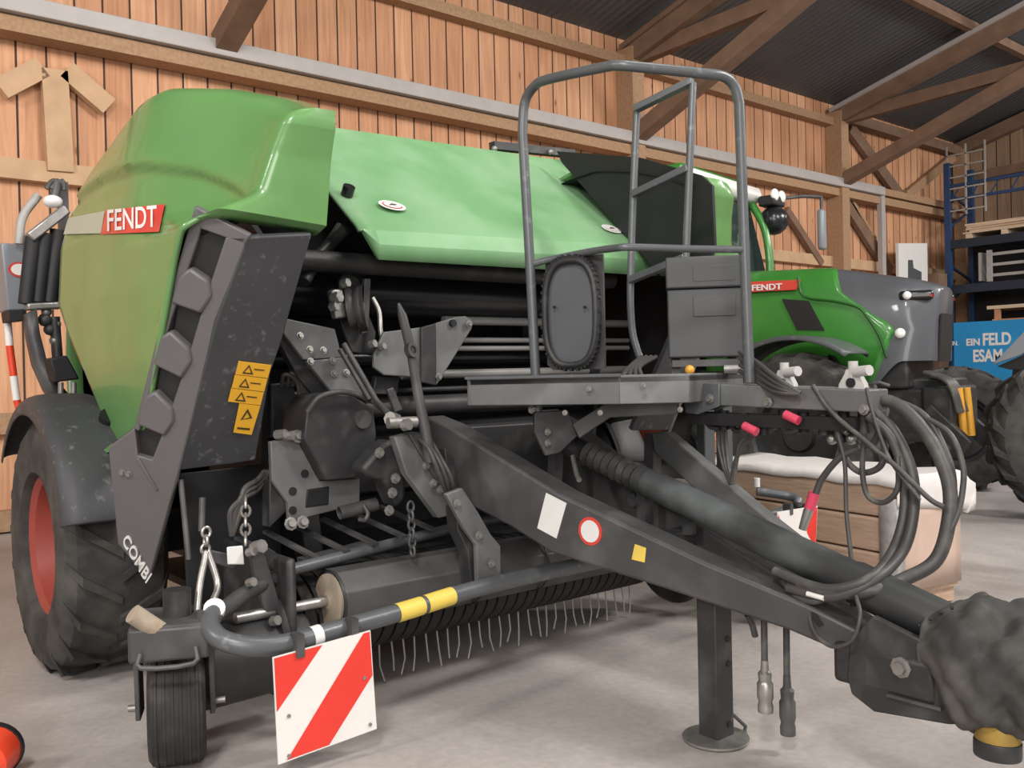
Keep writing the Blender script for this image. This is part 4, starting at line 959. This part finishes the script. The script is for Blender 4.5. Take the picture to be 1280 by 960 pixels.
# right strut with squared end
PLr = vplane((.72, -1.9, 0), (.46, -3.05, 0))
rb = pts([(814, 541), (832, 541), (952, 642), (1015, 692), (1012, 720), (985, 712), (960, 694), (818, 566)], pl=PLr)
MB().prism(rb, (.09, .02, 0)).build('right_strut', 'strut_grey', bl, bevel=.008)
MB().beam(at(818, 548, pl=PLr) + V((.05, .05, .02)), at(815, 640, pl=PLr) + V((.05, .05, .0)), .06, .06, up=(0, 1, 0)).build('strut_post', 'frame_grey', bl)
for (u, w_) in ((882, .10), (905, .09)): 
    p = at(u, 528, y=-2.1); MB().beam((p.x, -2.1, 1.29), (p.x, -2.1, .86), w_ * .8, .05, up=(0, 1, 0)).build('frame_upright', 'tube_grey', bl, bevel=.006); MB().beam((p.x, -2.08, .9), (.62, -1.8, .95), .05, .06).build('frame_stay', 'frame_dark', bl)
MB().beam(at(695, 560, y=-1.75), at(692, 630, y=-1.75), .05, .05, up=(0, 1, 0)).build('frame_upright', 'frame_grey', bl)

# PTO shaft in its guard tube
q0 = at(733, 566, x=.31); q1 = at(1185, 783, x=.31); dq = (q1 - q0).normalized()
MB().tube([q0 + dq * .35, q0 + dq * .5, q1 - dq * .35, q1 - dq * .33, q1], [.058, .062, .068, .074, .074], 22).build('shaft_guard', 'pto_cover', bl)
prof = []
for k in range(9): prof += [(.046 if k % 1 == 0 else .05, k * .045), (.060, k * .045 + .02)]
MB().lathe(prof, q0, dq, 22).build('shaft_bellows', 'rubber', bl)
MB().tube([q0 - dq * .25, q0], .05, 16).build('input_shaft', 'frame_dark', bl)
MB().tube([q1 - dq * .12, q1 + dq * .02], [.068, .075], 20).build('shaft_collar', 'bare_steel', bl)
# hitch
hx_ = .16
PLh = vplane((hx_, -3.1, 0), (hx_ + .03, -3.9, 0))
hp_ = pts([(1062, 800), (1090, 770), (1150, 800), (1290, 870), (1290, 905), (1185, 906), (1092, 890), (1064, 868), (1058, 845)], pl=PLh)
for dx in (0, .19): MB().prism([p + V((dx, 0, 0)) for p in hp_], (.03, 0, 0)).build('hitch_plate', 'frame_dark', bl, bevel=.006)
hb_ = at(1127, 834, pl=PLh); MB().lathe([(.034, 0), (.034, .008), (.022, .010), (.020, .026), (0, .026)], hb_, (-1, 0, 0), 8).build('hitch_bolt', 'zinc', bl)
MB().beam(at(1110, 868, pl=PLh) + V((-.006, 0, 0)), at(1178, 886, pl=PLh) + V((-.006, 0, 0)), .012, .01).build('plate_rib', 'frame_grey', bl)
MB().box((X0, -3.42, .42), (.2, .35, .14)).build('hitch_block', 'frame_dark', bl, bevel=.02)
MB().box((X0 + .0, -3.74, .38), (.16, .36, .12)).build('coupling_bar', 'frame_dark', bl, bevel=.03)
ey = at(1247, 922, x=X0 - .05)
cb = MB().lathe([(.0, -.05), (.055, -.05), (.062, -.035), (.062, .0), (.055, .03), (.05, .09), (.0, .09)], ey, (.05, 0, 1), 26).build('ball_coupling', 'yellow_worn', bl)
MB().lathe([(.064, -.055), (.066, -.05), (.066, -.01), (.064, -.005)], ey, (.05, 0, 1), 26).build('coupling_ring', 'frame_dark', cb, solid=.006)
# canvas boot lying over the joint
rows = []; base = at(1160, 805, x=.26); tip = at(1330, 838, x=.30)
axv = (tip - base).normalized(); xx, yy, nn = frame(axv)
ln = (tip - base).length
for i in range(61):
    t = i / 60; row = []
    R = .085 + .095 * sstep(0, .42, t) + .012 * math.sin(t * 5)
    for k in range(73):
        a = 2 * PI * k / 72
        w = 1 + .05 * math.sin(t * 21 + 2.6 * math.sin(a * 2 + .5)) + .05 * math.sin(a * 4 + t * 13) + .035 * math.sin(a * 9 - t * 23) + .02 * math.sin(a * 17 + t * 31)
        if math.sin(a) < 0 and False: w *= .8
        row.append(base + axv * (t * ln) + (xx * math.cos(a) * .95 + yy * math.sin(a) * 1.05) * R * w + V((0, 0, -.03 * math.sin(t * 3))))
    rows.append(row)
MB().grid(rows).build('canvas_boot', 'canvas', bl, solid=.008, ang=80)
st0 = [base + axv * (t * ln) + (xx * math.cos(2.0) + yy * math.sin(2.0)) * .135 for t in (.15, .3, .45, .6)]
for p in [at(1149, 782, x=.2), at(1163, 774, x=.2), at(1176, 766, x=.2), at(1190, 760, x=.2)]: MB().sphere(p, .006, 8).build('boot_stud', 'black', bl)
rows = [[at(1136 + 28 * t, 800 - 22 * t - 0, x=.235) , at(1150 + 28 * t, 812 - 22 * t, x=.235)] for t in (0, .5, 1)]

plate(bp([(1014, 765), (1022, 768), (1029, 781), (1024, 783), (1015, 774)]), .004, 'slot', 'black', db, bevel=0, nrm=None) if False else MB().prism([p + nb * .002 for p in bp([(1014, 764), (1022, 768), (1030, 781), (1024, 784), (1015, 774)])], -nb * .004).build('slot', 'black', db)
# jack stand
jx, jy = .19, -2.74
jk = MB(); jk.box((jx, jy, .34), (.10, .09, .66)); js = jk.build('jack_stand', 'frame_dark', bl, bevel=.006)
PJ = jy - .047
for v in (802, 833, 910): p = at(900, v, y=PJ); MB().disc(V((jx + .02, PJ, p.z)), (0, 1, 0), .012, .006, 12).build('hole', 'black', js)
MB().beam((jx + .053, jy - .03, .05), (jx + .053, jy - .03, .6), .008, .02).build('jack_rack', 'frame_grey', js)
MB().lathe([(0, 0), (.115, 0), (.125, .008), (.125, .016), (.06, .022), (0, .022)], (jx - .005, jy, .0), (0, 0, 1), 30).build('jack_foot', 'bare_steel', js)
MB().tube([at(912, 906, y=jy - .04), at(915, 892, y=jy - .04), at(932, 908, y=jy - .04), at(930, 918, y=jy - .04), at(921, 930, y=jy - .04)], .007).build('foot_handle', 'frame_grey', js)
MB().tube(catmull([at(934, 768, y=-2.9), at(940, 780, y=-2.9), at(944, 795, y=-2.9)], 4), .012).build('cable_stub', 'hose', bl)
# hanging plugs
def plug(u, v0, v1, y, r, name, wide):
    top = at(u, v0, y=y); bot = at(u + 2, v1, y=y); L_ = top.z - bot.z
    MB().tube([top, bot + V((0, 0, L_ * .55))], r * .55, 10).build('plug_cable', 'hose', bl)
    z0 = bot.z; c = V((bot.x, bot.y, 0))
    H = L_ * .55
    MB().lathe([(0, z0), (r * 1.25, z0), (r * 1.3, z0 + H * .12), (r * 1.1, z0 + H * .2), (r * 1.35, z0 + H * .3), (r * 1.35, z0 + H * .55), (r * 1.05, z0 + H * .6), (r * 1.15, z0 + H * .75), (r * .7, z0 + H * .8), (r * .6, z0 + H)], c, (0, 0, 1), 16).build(name, 'bare_steel' if wide else 'frame_grey', bl)
plug(955, 772, 890, -2.95, .022, 'hose_coupler', True)
plug(983, 784, 918, -3.0, .022, 'electric_plug', False)

# ---------------------------------------------------------------- platform, railing, ladder
ZP0, ZP1 = 1.275, 1.395
pa_ = V((-.2, -1.75, 0)); pb2 = V((at(774, 486, y=-2.33).x, -2.33, 0)); pc_ = V((at(862, 486, y=-2.52).x, -2.52, 0)); pd_ = V((1.0, -2.3, 0)); pe_ = V((1.0, -1.62, 0))
b = MB(); b.prism([V((p.x, p.y, ZP1 - .03)) for p in (pa_, pb2, pc_, pd_, pe_)], (0, 0, .02)); plf = b.build('platform_floor', 'frame_grey', bl, flat=True)
def edge(a, c, m='strut_grey', z0=ZP0, z1=ZP1, name='platform_edge'):
    return MB().prism([V((a.x, a.y, z0)), V((c.x, c.y, z0)), V((c.x, c.y, z1)), V((a.x, a.y, z1))], V((0, 0, 0)) + (c - a).cross(V((0, 0, 1))).normalized() * -.02).build(name, m, bl, bevel=.004)
edge(pa_, pb2); edge(pb2, pc_, 'strut_grey'); edge(pc_, pd_); edge(pa_, pe_)
MB().beam(V((pa_.x - .02, pa_.y, ZP1)), V((pb2.x, pb2.y - .01, ZP1)), .03, .012).build('edge_lip', 'tube_grey', bl)
# support brackets below
PLp = vplane((.15, -2.05, 0), (.45, -2.48, 0))
plate(pts([(755, 505), (848, 500), (847, 518), (762, 522), (724, 548), (715, 530)], pl=PLp), .04, 'platform_bracket', 'frame_grey', bl)
plate(pts([(668, 515), (710, 512), (722, 545), (700, 566), (682, 570), (668, 540)], pl=vplane((.0, -1.95, 0), (.3, -2.1, 0))), .03, 'support_plate', 'frame_dark', bl)
bolt(at(684, 540, pl=vplane((.0, -1.96, 0), (.3, -2.11, 0))), (0, -1, 0)); bolt(at(684, 554, pl=vplane((.0, -1.96, 0), (.3, -2.11, 0))), (0, -1, 0))
for u, v in ((736, 486), (750, 516), (804, 482), (706, 516), (850, 512)): p = at(u, v, pl=vplane((-.2, -1.79, 0), pb2 + V((0, -.04, 0)))); bolt(p, (-.5, -1, 0), .008)
# carrier arm with couplings
AX = .5
Pa = pts([(866, 478), (898, 480), (1086, 487), (1086, 516), (898, 507), (870, 514), (856, 512), (856, 480)], x=AX)
arm = MB().prism(Pa, (.14, 0, 0)).build('carrier_arm', 'strut_grey', bl, bevel=.006)
plate(pts([(856, 478), (899, 479), (899, 508), (872, 518), (856, 516)], x=AX - .012), .012, 'arm_plate', 'tube_grey', arm)
for u, v in ((874, 497), (888, 498), (960, 503)): bolt(at(u, v, x=AX - .014), (-1, 0, 0), .014, arm)
bolt(at(1080, 512, x=AX), (-1, 0, 0), .014, arm)
for u in (978, 1064):
    p = at(u, 480, x=AX + .04); b = MB()
    b.prism([p + V((0, d, z)) for d, z in ((-.055, -.03), (.055, -.03), (.05, .0), (.028, .035), (.02, .055), (-.02, .055), (-.03, .035), (-.05, .0))], (.03, 0, 0))
    b.tube([p + V((.015, -.0, .02)), p + V((.015, 0, .085))], .018); b.tube([p + V((-.0, -.02, .045)), p + V((-.02, -.085, .05))], .02); b.build('coupling_holder', 'holder_grey', arm)
    MB().disc(p + V((-.003, 0, .005)), (1, 0, 0), .018, .01, 12).build('holder_slot', 'black', arm)
MB().tube([at(1040, 486, x=AX + .1), at(1100, 478, x=AX + .1), at(1112, 482, x=AX + .12)], .006).build('hook_rod', 'frame_grey', arm)
# valve bank under the arm
for k in range(8):
    p = at(905 + k * 25, 528 + (k % 3) * 3, x=AX + .06); MB().tube([p + V((0, 0, .05)), p - V((0, 0, .03))], .022, 10).build('hose_fitting', 'frame_dark' if k % 2 else 'black', bl)
MB().beam(at(870, 522, x=AX + .07), at(1080, 530, x=AX + .07), .12, .05).build('hose_tray', 'black', bl)
for (u, v) in ((938, 536), (990, 522)): p = at(u, v, x=AX - .02); MB().tube([p + V((0, .03, .012)), p - V((0, .03, .012))], .018, 12).build('red_cap', 'pink_red', bl)

# railing
z_ = 2.58
R0 = at(672, 517, y=-1.93); R0b = at(671, 490, y=-1.93)
T0 = at(653, 165, y=-1.90); T1 = at(656, 128, y=-1.91); T2 = at(668, 108, y=-1.98); T3 = at(686, 99, y=-2.08); T4 = at(755, 84, y=-2.36); T5 = at(775, 82, y=-2.43); T6 = at(800, 84, y=-2.48); T7 = at(880, 92, y=-2.62); T8 = at(905, 96, y=-2.655); T9 = at(918, 108, y=-2.67); T10 = at(924, 130, y=-2.675)
RB = at(937, 478, y=-2.69)
rail = [R0, at(663, 340, y=-1.915)] + catmull([T0, T1, T2, T3, T4, T5, T6, T7, T8, T9, T10], 5) + [at(930, 300, y=-2.68), RB]
MB().tube(rail, .021, 14).build('guard_rail', 'tube_grey', bl)
MB().tube(catmull([at(666, 330, y=-1.92), at(690, 324, y=-2.0), at(735, 315, y=-2.18), at(770, 310, y=-2.38), at(790, 309, y=-2.44), at(860, 311, y=-2.56), at(928, 312, y=-2.68)], 5), .015, 12).build('mid_rail', 'tube_grey', bl)
for p in (R0b,): MB().box(p + V((-.025, -.0, -.02)), (.012, .05, .09)).build('post_clamp', 'frame_grey', bl)
bolt(at(664, 512, y=-1.96), (0, -1, 0), .012)
# ladder
sL = [at(796, 138, y=-1.72), at(791, 260, y=-1.72), at(788, 360, y=-1.72), at(790, 410, y=-1.72), at(796, 436, y=-1.74), at(802, 452, y=-1.76)]
sR = [at(866, 104, y=-2.04), at(861, 230, y=-2.04), at(857, 330, y=-2.04), at(857, 440, y=-2.05)]
MB().tube(catmull(sL, 5), .019, 12).build('ladder_stile', 'tube_grey', bl); MB().tube(sR, .019, 12).build('ladder_stile', 'tube_grey', bl)
def along(S, v):
    return None
for (a, c) in (((795, 136), (866, 101)), ((792, 243), (861, 210)), ((788, 350), (857, 322))):
    A_ = at(*a, y=-1.73); B_ = at(*c, y=-2.04); MB().beam(A_, B_, .05, .035).build('ladder_rung', 'tube_grey', bl, bevel=.004)
# toolbox
tl = at(833, 322, y=-2.25); tr_ = at(928, 322, y=-2.50); hgt = at(833, 322, y=-2.25).z - at(833, 449, y=-2.25).z
d_ = V((tr_.x - tl.x, tr_.y - tl.y, 0)); wd = d_.length; rz = math.atan2(d_.y, d_.x); back = V((-d_.y, d_.x, 0)).normalized()
c0 = tl + d_ / 2 + back * .10; 
lidh = hgt * .31
tbx = MB().box((c0.x, c0.y, tl.z - lidh - (hgt - lidh) / 2), (wd, .2, hgt - lidh - .008), rz).build('toolbox', 'toolbox_plastic', bl, bevel=.008)
MB().box((c0.x, c0.y, tl.z - lidh / 2), (wd + .01, .21, lidh), rz).build('toolbox_lid', 'toolbox_plastic', tbx, bevel=.008)
fr_ = -back * .108
for (z, hh) in ((tl.z - lidh * .55, lidh * .5), (tl.z - lidh - hgt * .18, hgt * .20)):
    MB().box(V((c0.x, c0.y, z)) + fr_ * .96 + d_ * .12, (wd * .55, .006, hh), rz).build('moulded_field', 'toolbox_plastic', tbx, bevel=.002)
MB().box((c0.x, c0.y, tl.z - hgt - .02), (wd * .9, .16, .03), rz).build('toolbox_bracket', 'frame_grey', bl)
for t in (.1, .85): MB().box(V((tl.x, tl.y, (tl.z - hgt + ZP1) / 2)) + d_ * t + back * .1, (.04, .05, tl.z - hgt - ZP1 + .02), rz).build('box_post', 'frame_grey', bl)
lm = tl + d_ * .28; MB().sphere(V((lm.x, lm.y, tl.z - hgt - .05)) , .022).build('amber_lamp', 'lens_amber', bl)
MB().tube([V((lm.x, lm.y, tl.z - hgt - .05)) + d_ * .45, V((lm.x, lm.y, tl.z - hgt - .05)) + d_ * .75], .02).build('hose_fitting', 'zinc', bl)
for k in range(4): MB().tube(catmull([at(802 + 6 * k, 446, y=-2.2), at(788 + 4 * k, 458, y=-2.25), at(778 + 8 * k, 470, y=-2.3)], 5), .010, 8).build('hydraulic_hose', 'hose', bl)
for k in range(4): MB().tube(catmull([at(925, 440 + 8 * k, y=-2.55), at(945, 452 + 8 * k, y=-2.7), at(970, 472 + 6 * k, y=-2.85), at(1000, 492, y=-2.95)], 5), .010, 8).build('hydraulic_hose', 'hose', bl)
# oval net-wrap sight plate with brush rim
PLo = vplane((.04, -1.95, 0), (.13, -2.25, 0))
oc = at(713, 391, pl=PLo); od = V((.09, -.30, 0)).normalized()
ow_ = (at(747, 391, pl=PLo) - at(679, 391, pl=PLo)).length / 2; oh = (at(713, 322, pl=PLo).z - at(713, 460, pl=PLo).z) / 2
no_ = PLo[1]
def oval(w, h, off, n=36, e=.72): return [oc + no_ * off + od * (w * math.copysign(abs(math.cos(2 * PI * k / n)) ** e, math.cos(2 * PI * k / n))) + V((0, 0, h * math.copysign(abs(math.sin(2 * PI * k / n)) ** e, math.sin(2 * PI * k / n)))) for k in range(n)]
op = MB().prism(oval(ow_ * .93, oh * .95, -.01), -no_ * .02).build('oval_plate', 'plate_dark', bl)
MB().tube(oval(ow_ * .93, oh * .95, .005), .014, 10, closed=True).build('oval_rim', 'frame_dark', op)
MB().prism([oc - no_ * .035 + od * a * ow_ * 1.06 + V((0, 0, c * oh * 1.03)) for a, c in ((-1, -.9), (-.8, -1), (1, -1), (1, 1), (-.9, 1), (-1, .9))], -no_ * .012).build('back_plate', 'frame_grey', op)
b = MB(); b.tube(oval(ow_ * .98, oh * .99, .0, 48), .012, 8, closed=True)
for k in range(48):
    P = oval(ow_ * 1.0, oh * 1.01, 0, 48); c = P[k]; o_ = (c - oc).normalized(); b.beam(c - o_ * .012, c + o_ * .012, .012, .02, up=no_)
b.build('toothed_edge', 'black', op)
for u in (694, 732): MB().disc(at(u, 384, pl=PLo) + no_ * .008, no_, .006, .012, 8).build('screw', 'black', op)
# hydraulic hoses over the arm down to the drawbar
HX = .55
def hose(L, r, name='hydraulic_hose', m='hose', xs=None, n=7):
    P = [at(p[0], p[1], x=(p[2] if len(p) > 2 else HX)) for p in L]; return MB().tube(catmull(P, n), r, 12).build(name, m, bl)
hose([(1085, 500, .6), (1120, 505, .6), (1160, 545, .58), (1185, 600, .55), (1186, 650, .5), (1170, 700, .45), (1130, 724, .36), (1092, 738, .25), (1040, 740, .20), (1000, 730, .20)], .024)
hose([(1088, 510, .56), (1118, 540, .56), (1140, 590, .55), (1142, 640, .5), (1128, 690, .42), (1090, 727, .25), (1040, 746, .19), (985, 735, .19)], .019)
hose([(1085, 520, .52), (1112, 545, .53), (1128, 590, .53), (1130, 640, .5), (1116, 688, .42), (1085, 724, .24), (1030, 736, .19), (968, 714, .2)], .017)
hose([(1088, 495, .62), (1140, 515, .62), (1185, 540, .6), (1203, 580, .58), (1203, 615, .56), (1194, 650, .5), (1172, 690, .45)], .010)
hose([(1090, 492, .64), (1150, 515, .62), (1180, 560, .6), (1192, 610, .56), (1180, 680, .5)], .012)
hose([(1016, 482, .5), (1040, 515, .49), (1080, 550, .47), (1120, 583, .46), (1160, 622, .45), (1180, 634, .45)], .009, 'signal_cable')
hose([(1083, 485, .5), (1092, 520, .48), (1110, 570, .47), (1130, 600, .46), (1150, 625, .46)], .006, 'signal_cable')
hose([(1048, 545, .52), (1056, 580, .51), (1058, 640, .48), (1064, 700, .42), (1066, 760, .25)], .008, 'signal_cable')
hose([(1045, 530, .54), (1055, 570, .54), (1075, 590, .53), (1098, 585, .53), (1106, 565, .54), (1100, 535, .55)], .012)
hose([(1080, 552, .5), (1078, 590, .5), (1085, 620, .5), (1105, 628, .5), (1122, 610, .5), (1122, 570, .52)], .010)
hose([(1075, 560, .53), (1050, 572, .52), (1028, 598, .51), (1018, 622, .5)], .013)
cpl = MB().tube([at(1017, 622, x=.5), at(1010, 640, x=.49), at(1003, 662, x=.48)], [.016, .019, .015], 12).build('hose_coupler', 'bare_steel', bl)
MB().tube([at(1018, 616, x=.5), at(1012, 636, x=.495)], .021, 12).build('red_sleeve', 'pink_red', bl)
for k in range(3): hose([(898 + 4 * k, 525, .6), (898 + 5 * k, 555, .6), (905 + 3 * k, 585, .58), (913 + k, 605, .55)], .008)
for k in range(2): hose([(945 - 5 * k, 542, .55), (930 - 5 * k, 556, .55), (918 + 2 * k, 580, .55), (915 + 2 * k, 605, .55)], .009)
hose([(1008, 755, .19), (1018, 790, .15), (1040, 808, .12), (1065, 800, .12), (1075, 770, .14), (1070, 745, .2)], .007, 'signal_cable')
hose([(968, 712, .24), (990, 740, .2), (1015, 752, .18), (1040, 745, .2)], .012)
MB().tube([at(1009, 742, x=.17), at(1030, 748, x=.17)], .009).build('tie_wrap', 'white', bl)
for k in range(5): hose([(880 + 30 * k, 520, .58), (890 + 30 * k, 534 + 4 * (k % 2), .58), (915 + 30 * k, 532, .6), (950 + 28 * k, 522, .62)], .012)
for k in range(6):
    p = at(1040 + 12 * (k % 3), 535 + 14 * (k // 3), x=.57); MB().sphere(p, .022, 10).build('hose_fitting', 'bare_steel' if k % 2 else 'black', bl)
hose([(1050, 520, .6), (1066, 530, .6), (1076, 552, .59), (1090, 556, .58), (1100, 540, .58)], .014)
# under the platform: cables and chain in shadow
MB().tube(catmull([at(716, 570, y=-1.9), at(720, 590, y=-1.95), at(724, 600, y=-2.0)], 4), .012).build('hook', 'bare_steel', bl)
chain(at(754, 592, y=-1.75), at(755, 622, y=-1.75), 4, .010, .004)
p = at(790, 625, y=-2.1); MB().tube([p, p + V((.12, 0, 0))], .03, 14).build('pipe_socket', 'frame_grey', bl)
MB().box(at(825, 636, y=-2.2), (.1, .08, .05)).build('shaft_support', 'bare_steel', bl, bevel=.006)
MB().beam(at(806, 600, x=.32), at(806, 655, x=.32), .05, .05, up=(0, 1, 0)).build('shaft_post', 'frame_dark', bl)
MB().beam(at(860, 640, x=.32), at(862, 668, x=.32), .04, .04, up=(0, 1, 0)).build('shaft_post', 'frame_dark', bl)

# ---------------------------------------------------------------- wrapping unit at the rear left
YW = .95
def wp(L, y=YW): return pts(L, y=y)
for (a, c) in (((42, 296), (33, 380)), ((56, 292), (48, 378)), ((73, 288), (62, 378))):
    MB().tube([at(*a, y=YW), at(*c, y=YW)], .045, 18).build('stretch_roller', 'black', bl)
MB().beam(at(36, 298, y=YW - .02), at(82, 262, y=YW - .02), .1, .06).build('roller_carrier', 'bare_steel', bl, bevel=.01); MB().beam(at(32, 384, y=YW), at(76, 382, y=YW), .1, .04).build('roller_carrier', 'bare_steel', bl, bevel=.01)
MB().sphere(at(66, 252, y=YW), .055, sc=(1, 1, .7)).build('roller_knob', 'white', bl)
MB().tube([at(68, 250, y=YW), at(72, 228, y=YW)], .025).build('knob_shaft', 'frame_grey', bl)
for k in range(3): MB().tube(catmull([at(58 + 6 * k, 236, y=YW), at(66 + 6 * k, 226, y=YW), at(80, 230 + 4 * k, y=YW)], 4), .014).build('cable', 'hose', bl)
MB().beam(at(78, 228, y=YW + .1), at(80, 300, y=YW + .1), .05, .06, up=(0, 1, 0)).build('carrier_post', 'frame_grey', bl)
MB().tube(catmull([at(48, 244, y=YW + .1), at(28, 272, y=YW + .1), at(24, 305, y=YW + .1)], 4), .025).build('guide_tube', 'mesh_grey', bl)
bxp = plate(wp([(1, 303), (36, 306), (33, 388), (10, 388)], YW + .15), .25, 'control_box', 'plate_grey', bl, bevel=.01)
c = at(24, 337, y=YW + .145); q2 = [c + V((.06 * math.cos(2 * PI * i / 20), -.003, .045 * math.sin(2 * PI * i / 20))) for i in range(20)]
dc_ = MB().add(q2, [tuple(range(20))]).build('oval_decal', 'badge_red', bxp, flat=True); MB().add([c + (p - c) * .75 + V((0, -.003, 0)) for p in q2], [tuple(range(20))]).build('decal_field', 'sign_white', dc_, flat=True)
plate(wp([(10, 388), (33, 387), (34, 400), (12, 402)], YW + .12), .2, 'box_foot', 'black', bl)
rows = []
for (u0, v0, u1, v1) in ((34, 392, 46, 386), (36, 420, 50, 416), (44, 456, 58, 448), (58, 488, 74, 478), (70, 505, 92, 500)): rows.append([at(u0, v0, y=YW - .1), at(u1, v1, y=YW - .1)])
MB().grid(rows).build('wrap_arm', 'frame_grey', bl, solid=.1)
MB().tube([at(68, 396, y=YW), at(72, 450, y=YW)], .03).build('arm_shaft', 'frame_dark', bl)
plate(wp([(62, 448), (84, 444), (100, 474), (70, 478)], YW - .3), .15, 'arm_motor', 'black', bl, bevel=.01)
for (u, v, r) in ((56, 400, .04), (62, 412, .035), (68, 426, .03), (58, 390, .03), (70, 405, .03)): MB().sphere(at(u, v, y=YW), r, 10).build('fitting', 'frame_dark' if r > .03 else 'zinc', bl)
for u in (76, 92): MB().tube([at(u, 478, y=YW - .3), at(u, 492, y=YW - .3)], .015).build('spacer_bolt', 'zinc', bl)
# red and white marker pole
Ys = 1.3
SP = [(8, 385), (12, 432), (17, 470), (21, 500), (27, 520), (34, 528)]
for i in range(len(SP) - 1):
    MB().tube([at(*SP[i], y=Ys), at(*SP[i + 1], y=Ys)], .022, 12).build('marker_segment', 'sign_white' if i % 2 == 0 or i == 4 else 'orange_red', bl)

# ================================================================== LIGHT
w = bpy.data.worlds.new('world'); SC.world = w; w.use_nodes = True
w.node_tree.nodes['Background'].inputs[0].default_value = (1, .97, .95, 1); w.node_tree.nodes['Background'].inputs[1].default_value = .52
def lamp(loc, size, power, col=(1, .96, .92), target=None, sy=None):
    l = bpy.data.lights.new('ceiling_lamp', 'AREA'); l.energy = power; l.size = size; l.color = col
    if sy: l.shape = 'RECTANGLE'; l.size_y = sy
    o = bpy.data.objects.new('ceiling_lamp', l); COL.objects.link(o); o.location = loc
    d = (V(target) - V(loc)) if target else V((0, 0, -1)); o.rotation_euler = d.to_track_quat('-Z', 'Y').to_euler(); return o
lamp((-4.5, -6.0, 6.3), 1.0, 330, target=(-.5, -1, 1)); lamp((3.5, -7.0, 6.8), 1.5, 420, target=(1.5, -1, .8)); lamp((10, -6, 6.8), 1.5, 480, target=(9, 1, 1)); lamp((16, -4, 6.8), 1.5, 330, target=(16, 2, 2)); lamp((-9, -2, 6.2), 1.5, 420, target=(-5, 4, 2)); lamp((1, -3.0, 7.2), 1.5, 230, target=(4, 5, 4)); lamp((-7, -10, 4), 4, 420, target=(0, 0, 1))
SC.view_settings.view_transform = 'Standard'; SC.view_settings.look = 'None'; SC.view_settings.exposure = .02
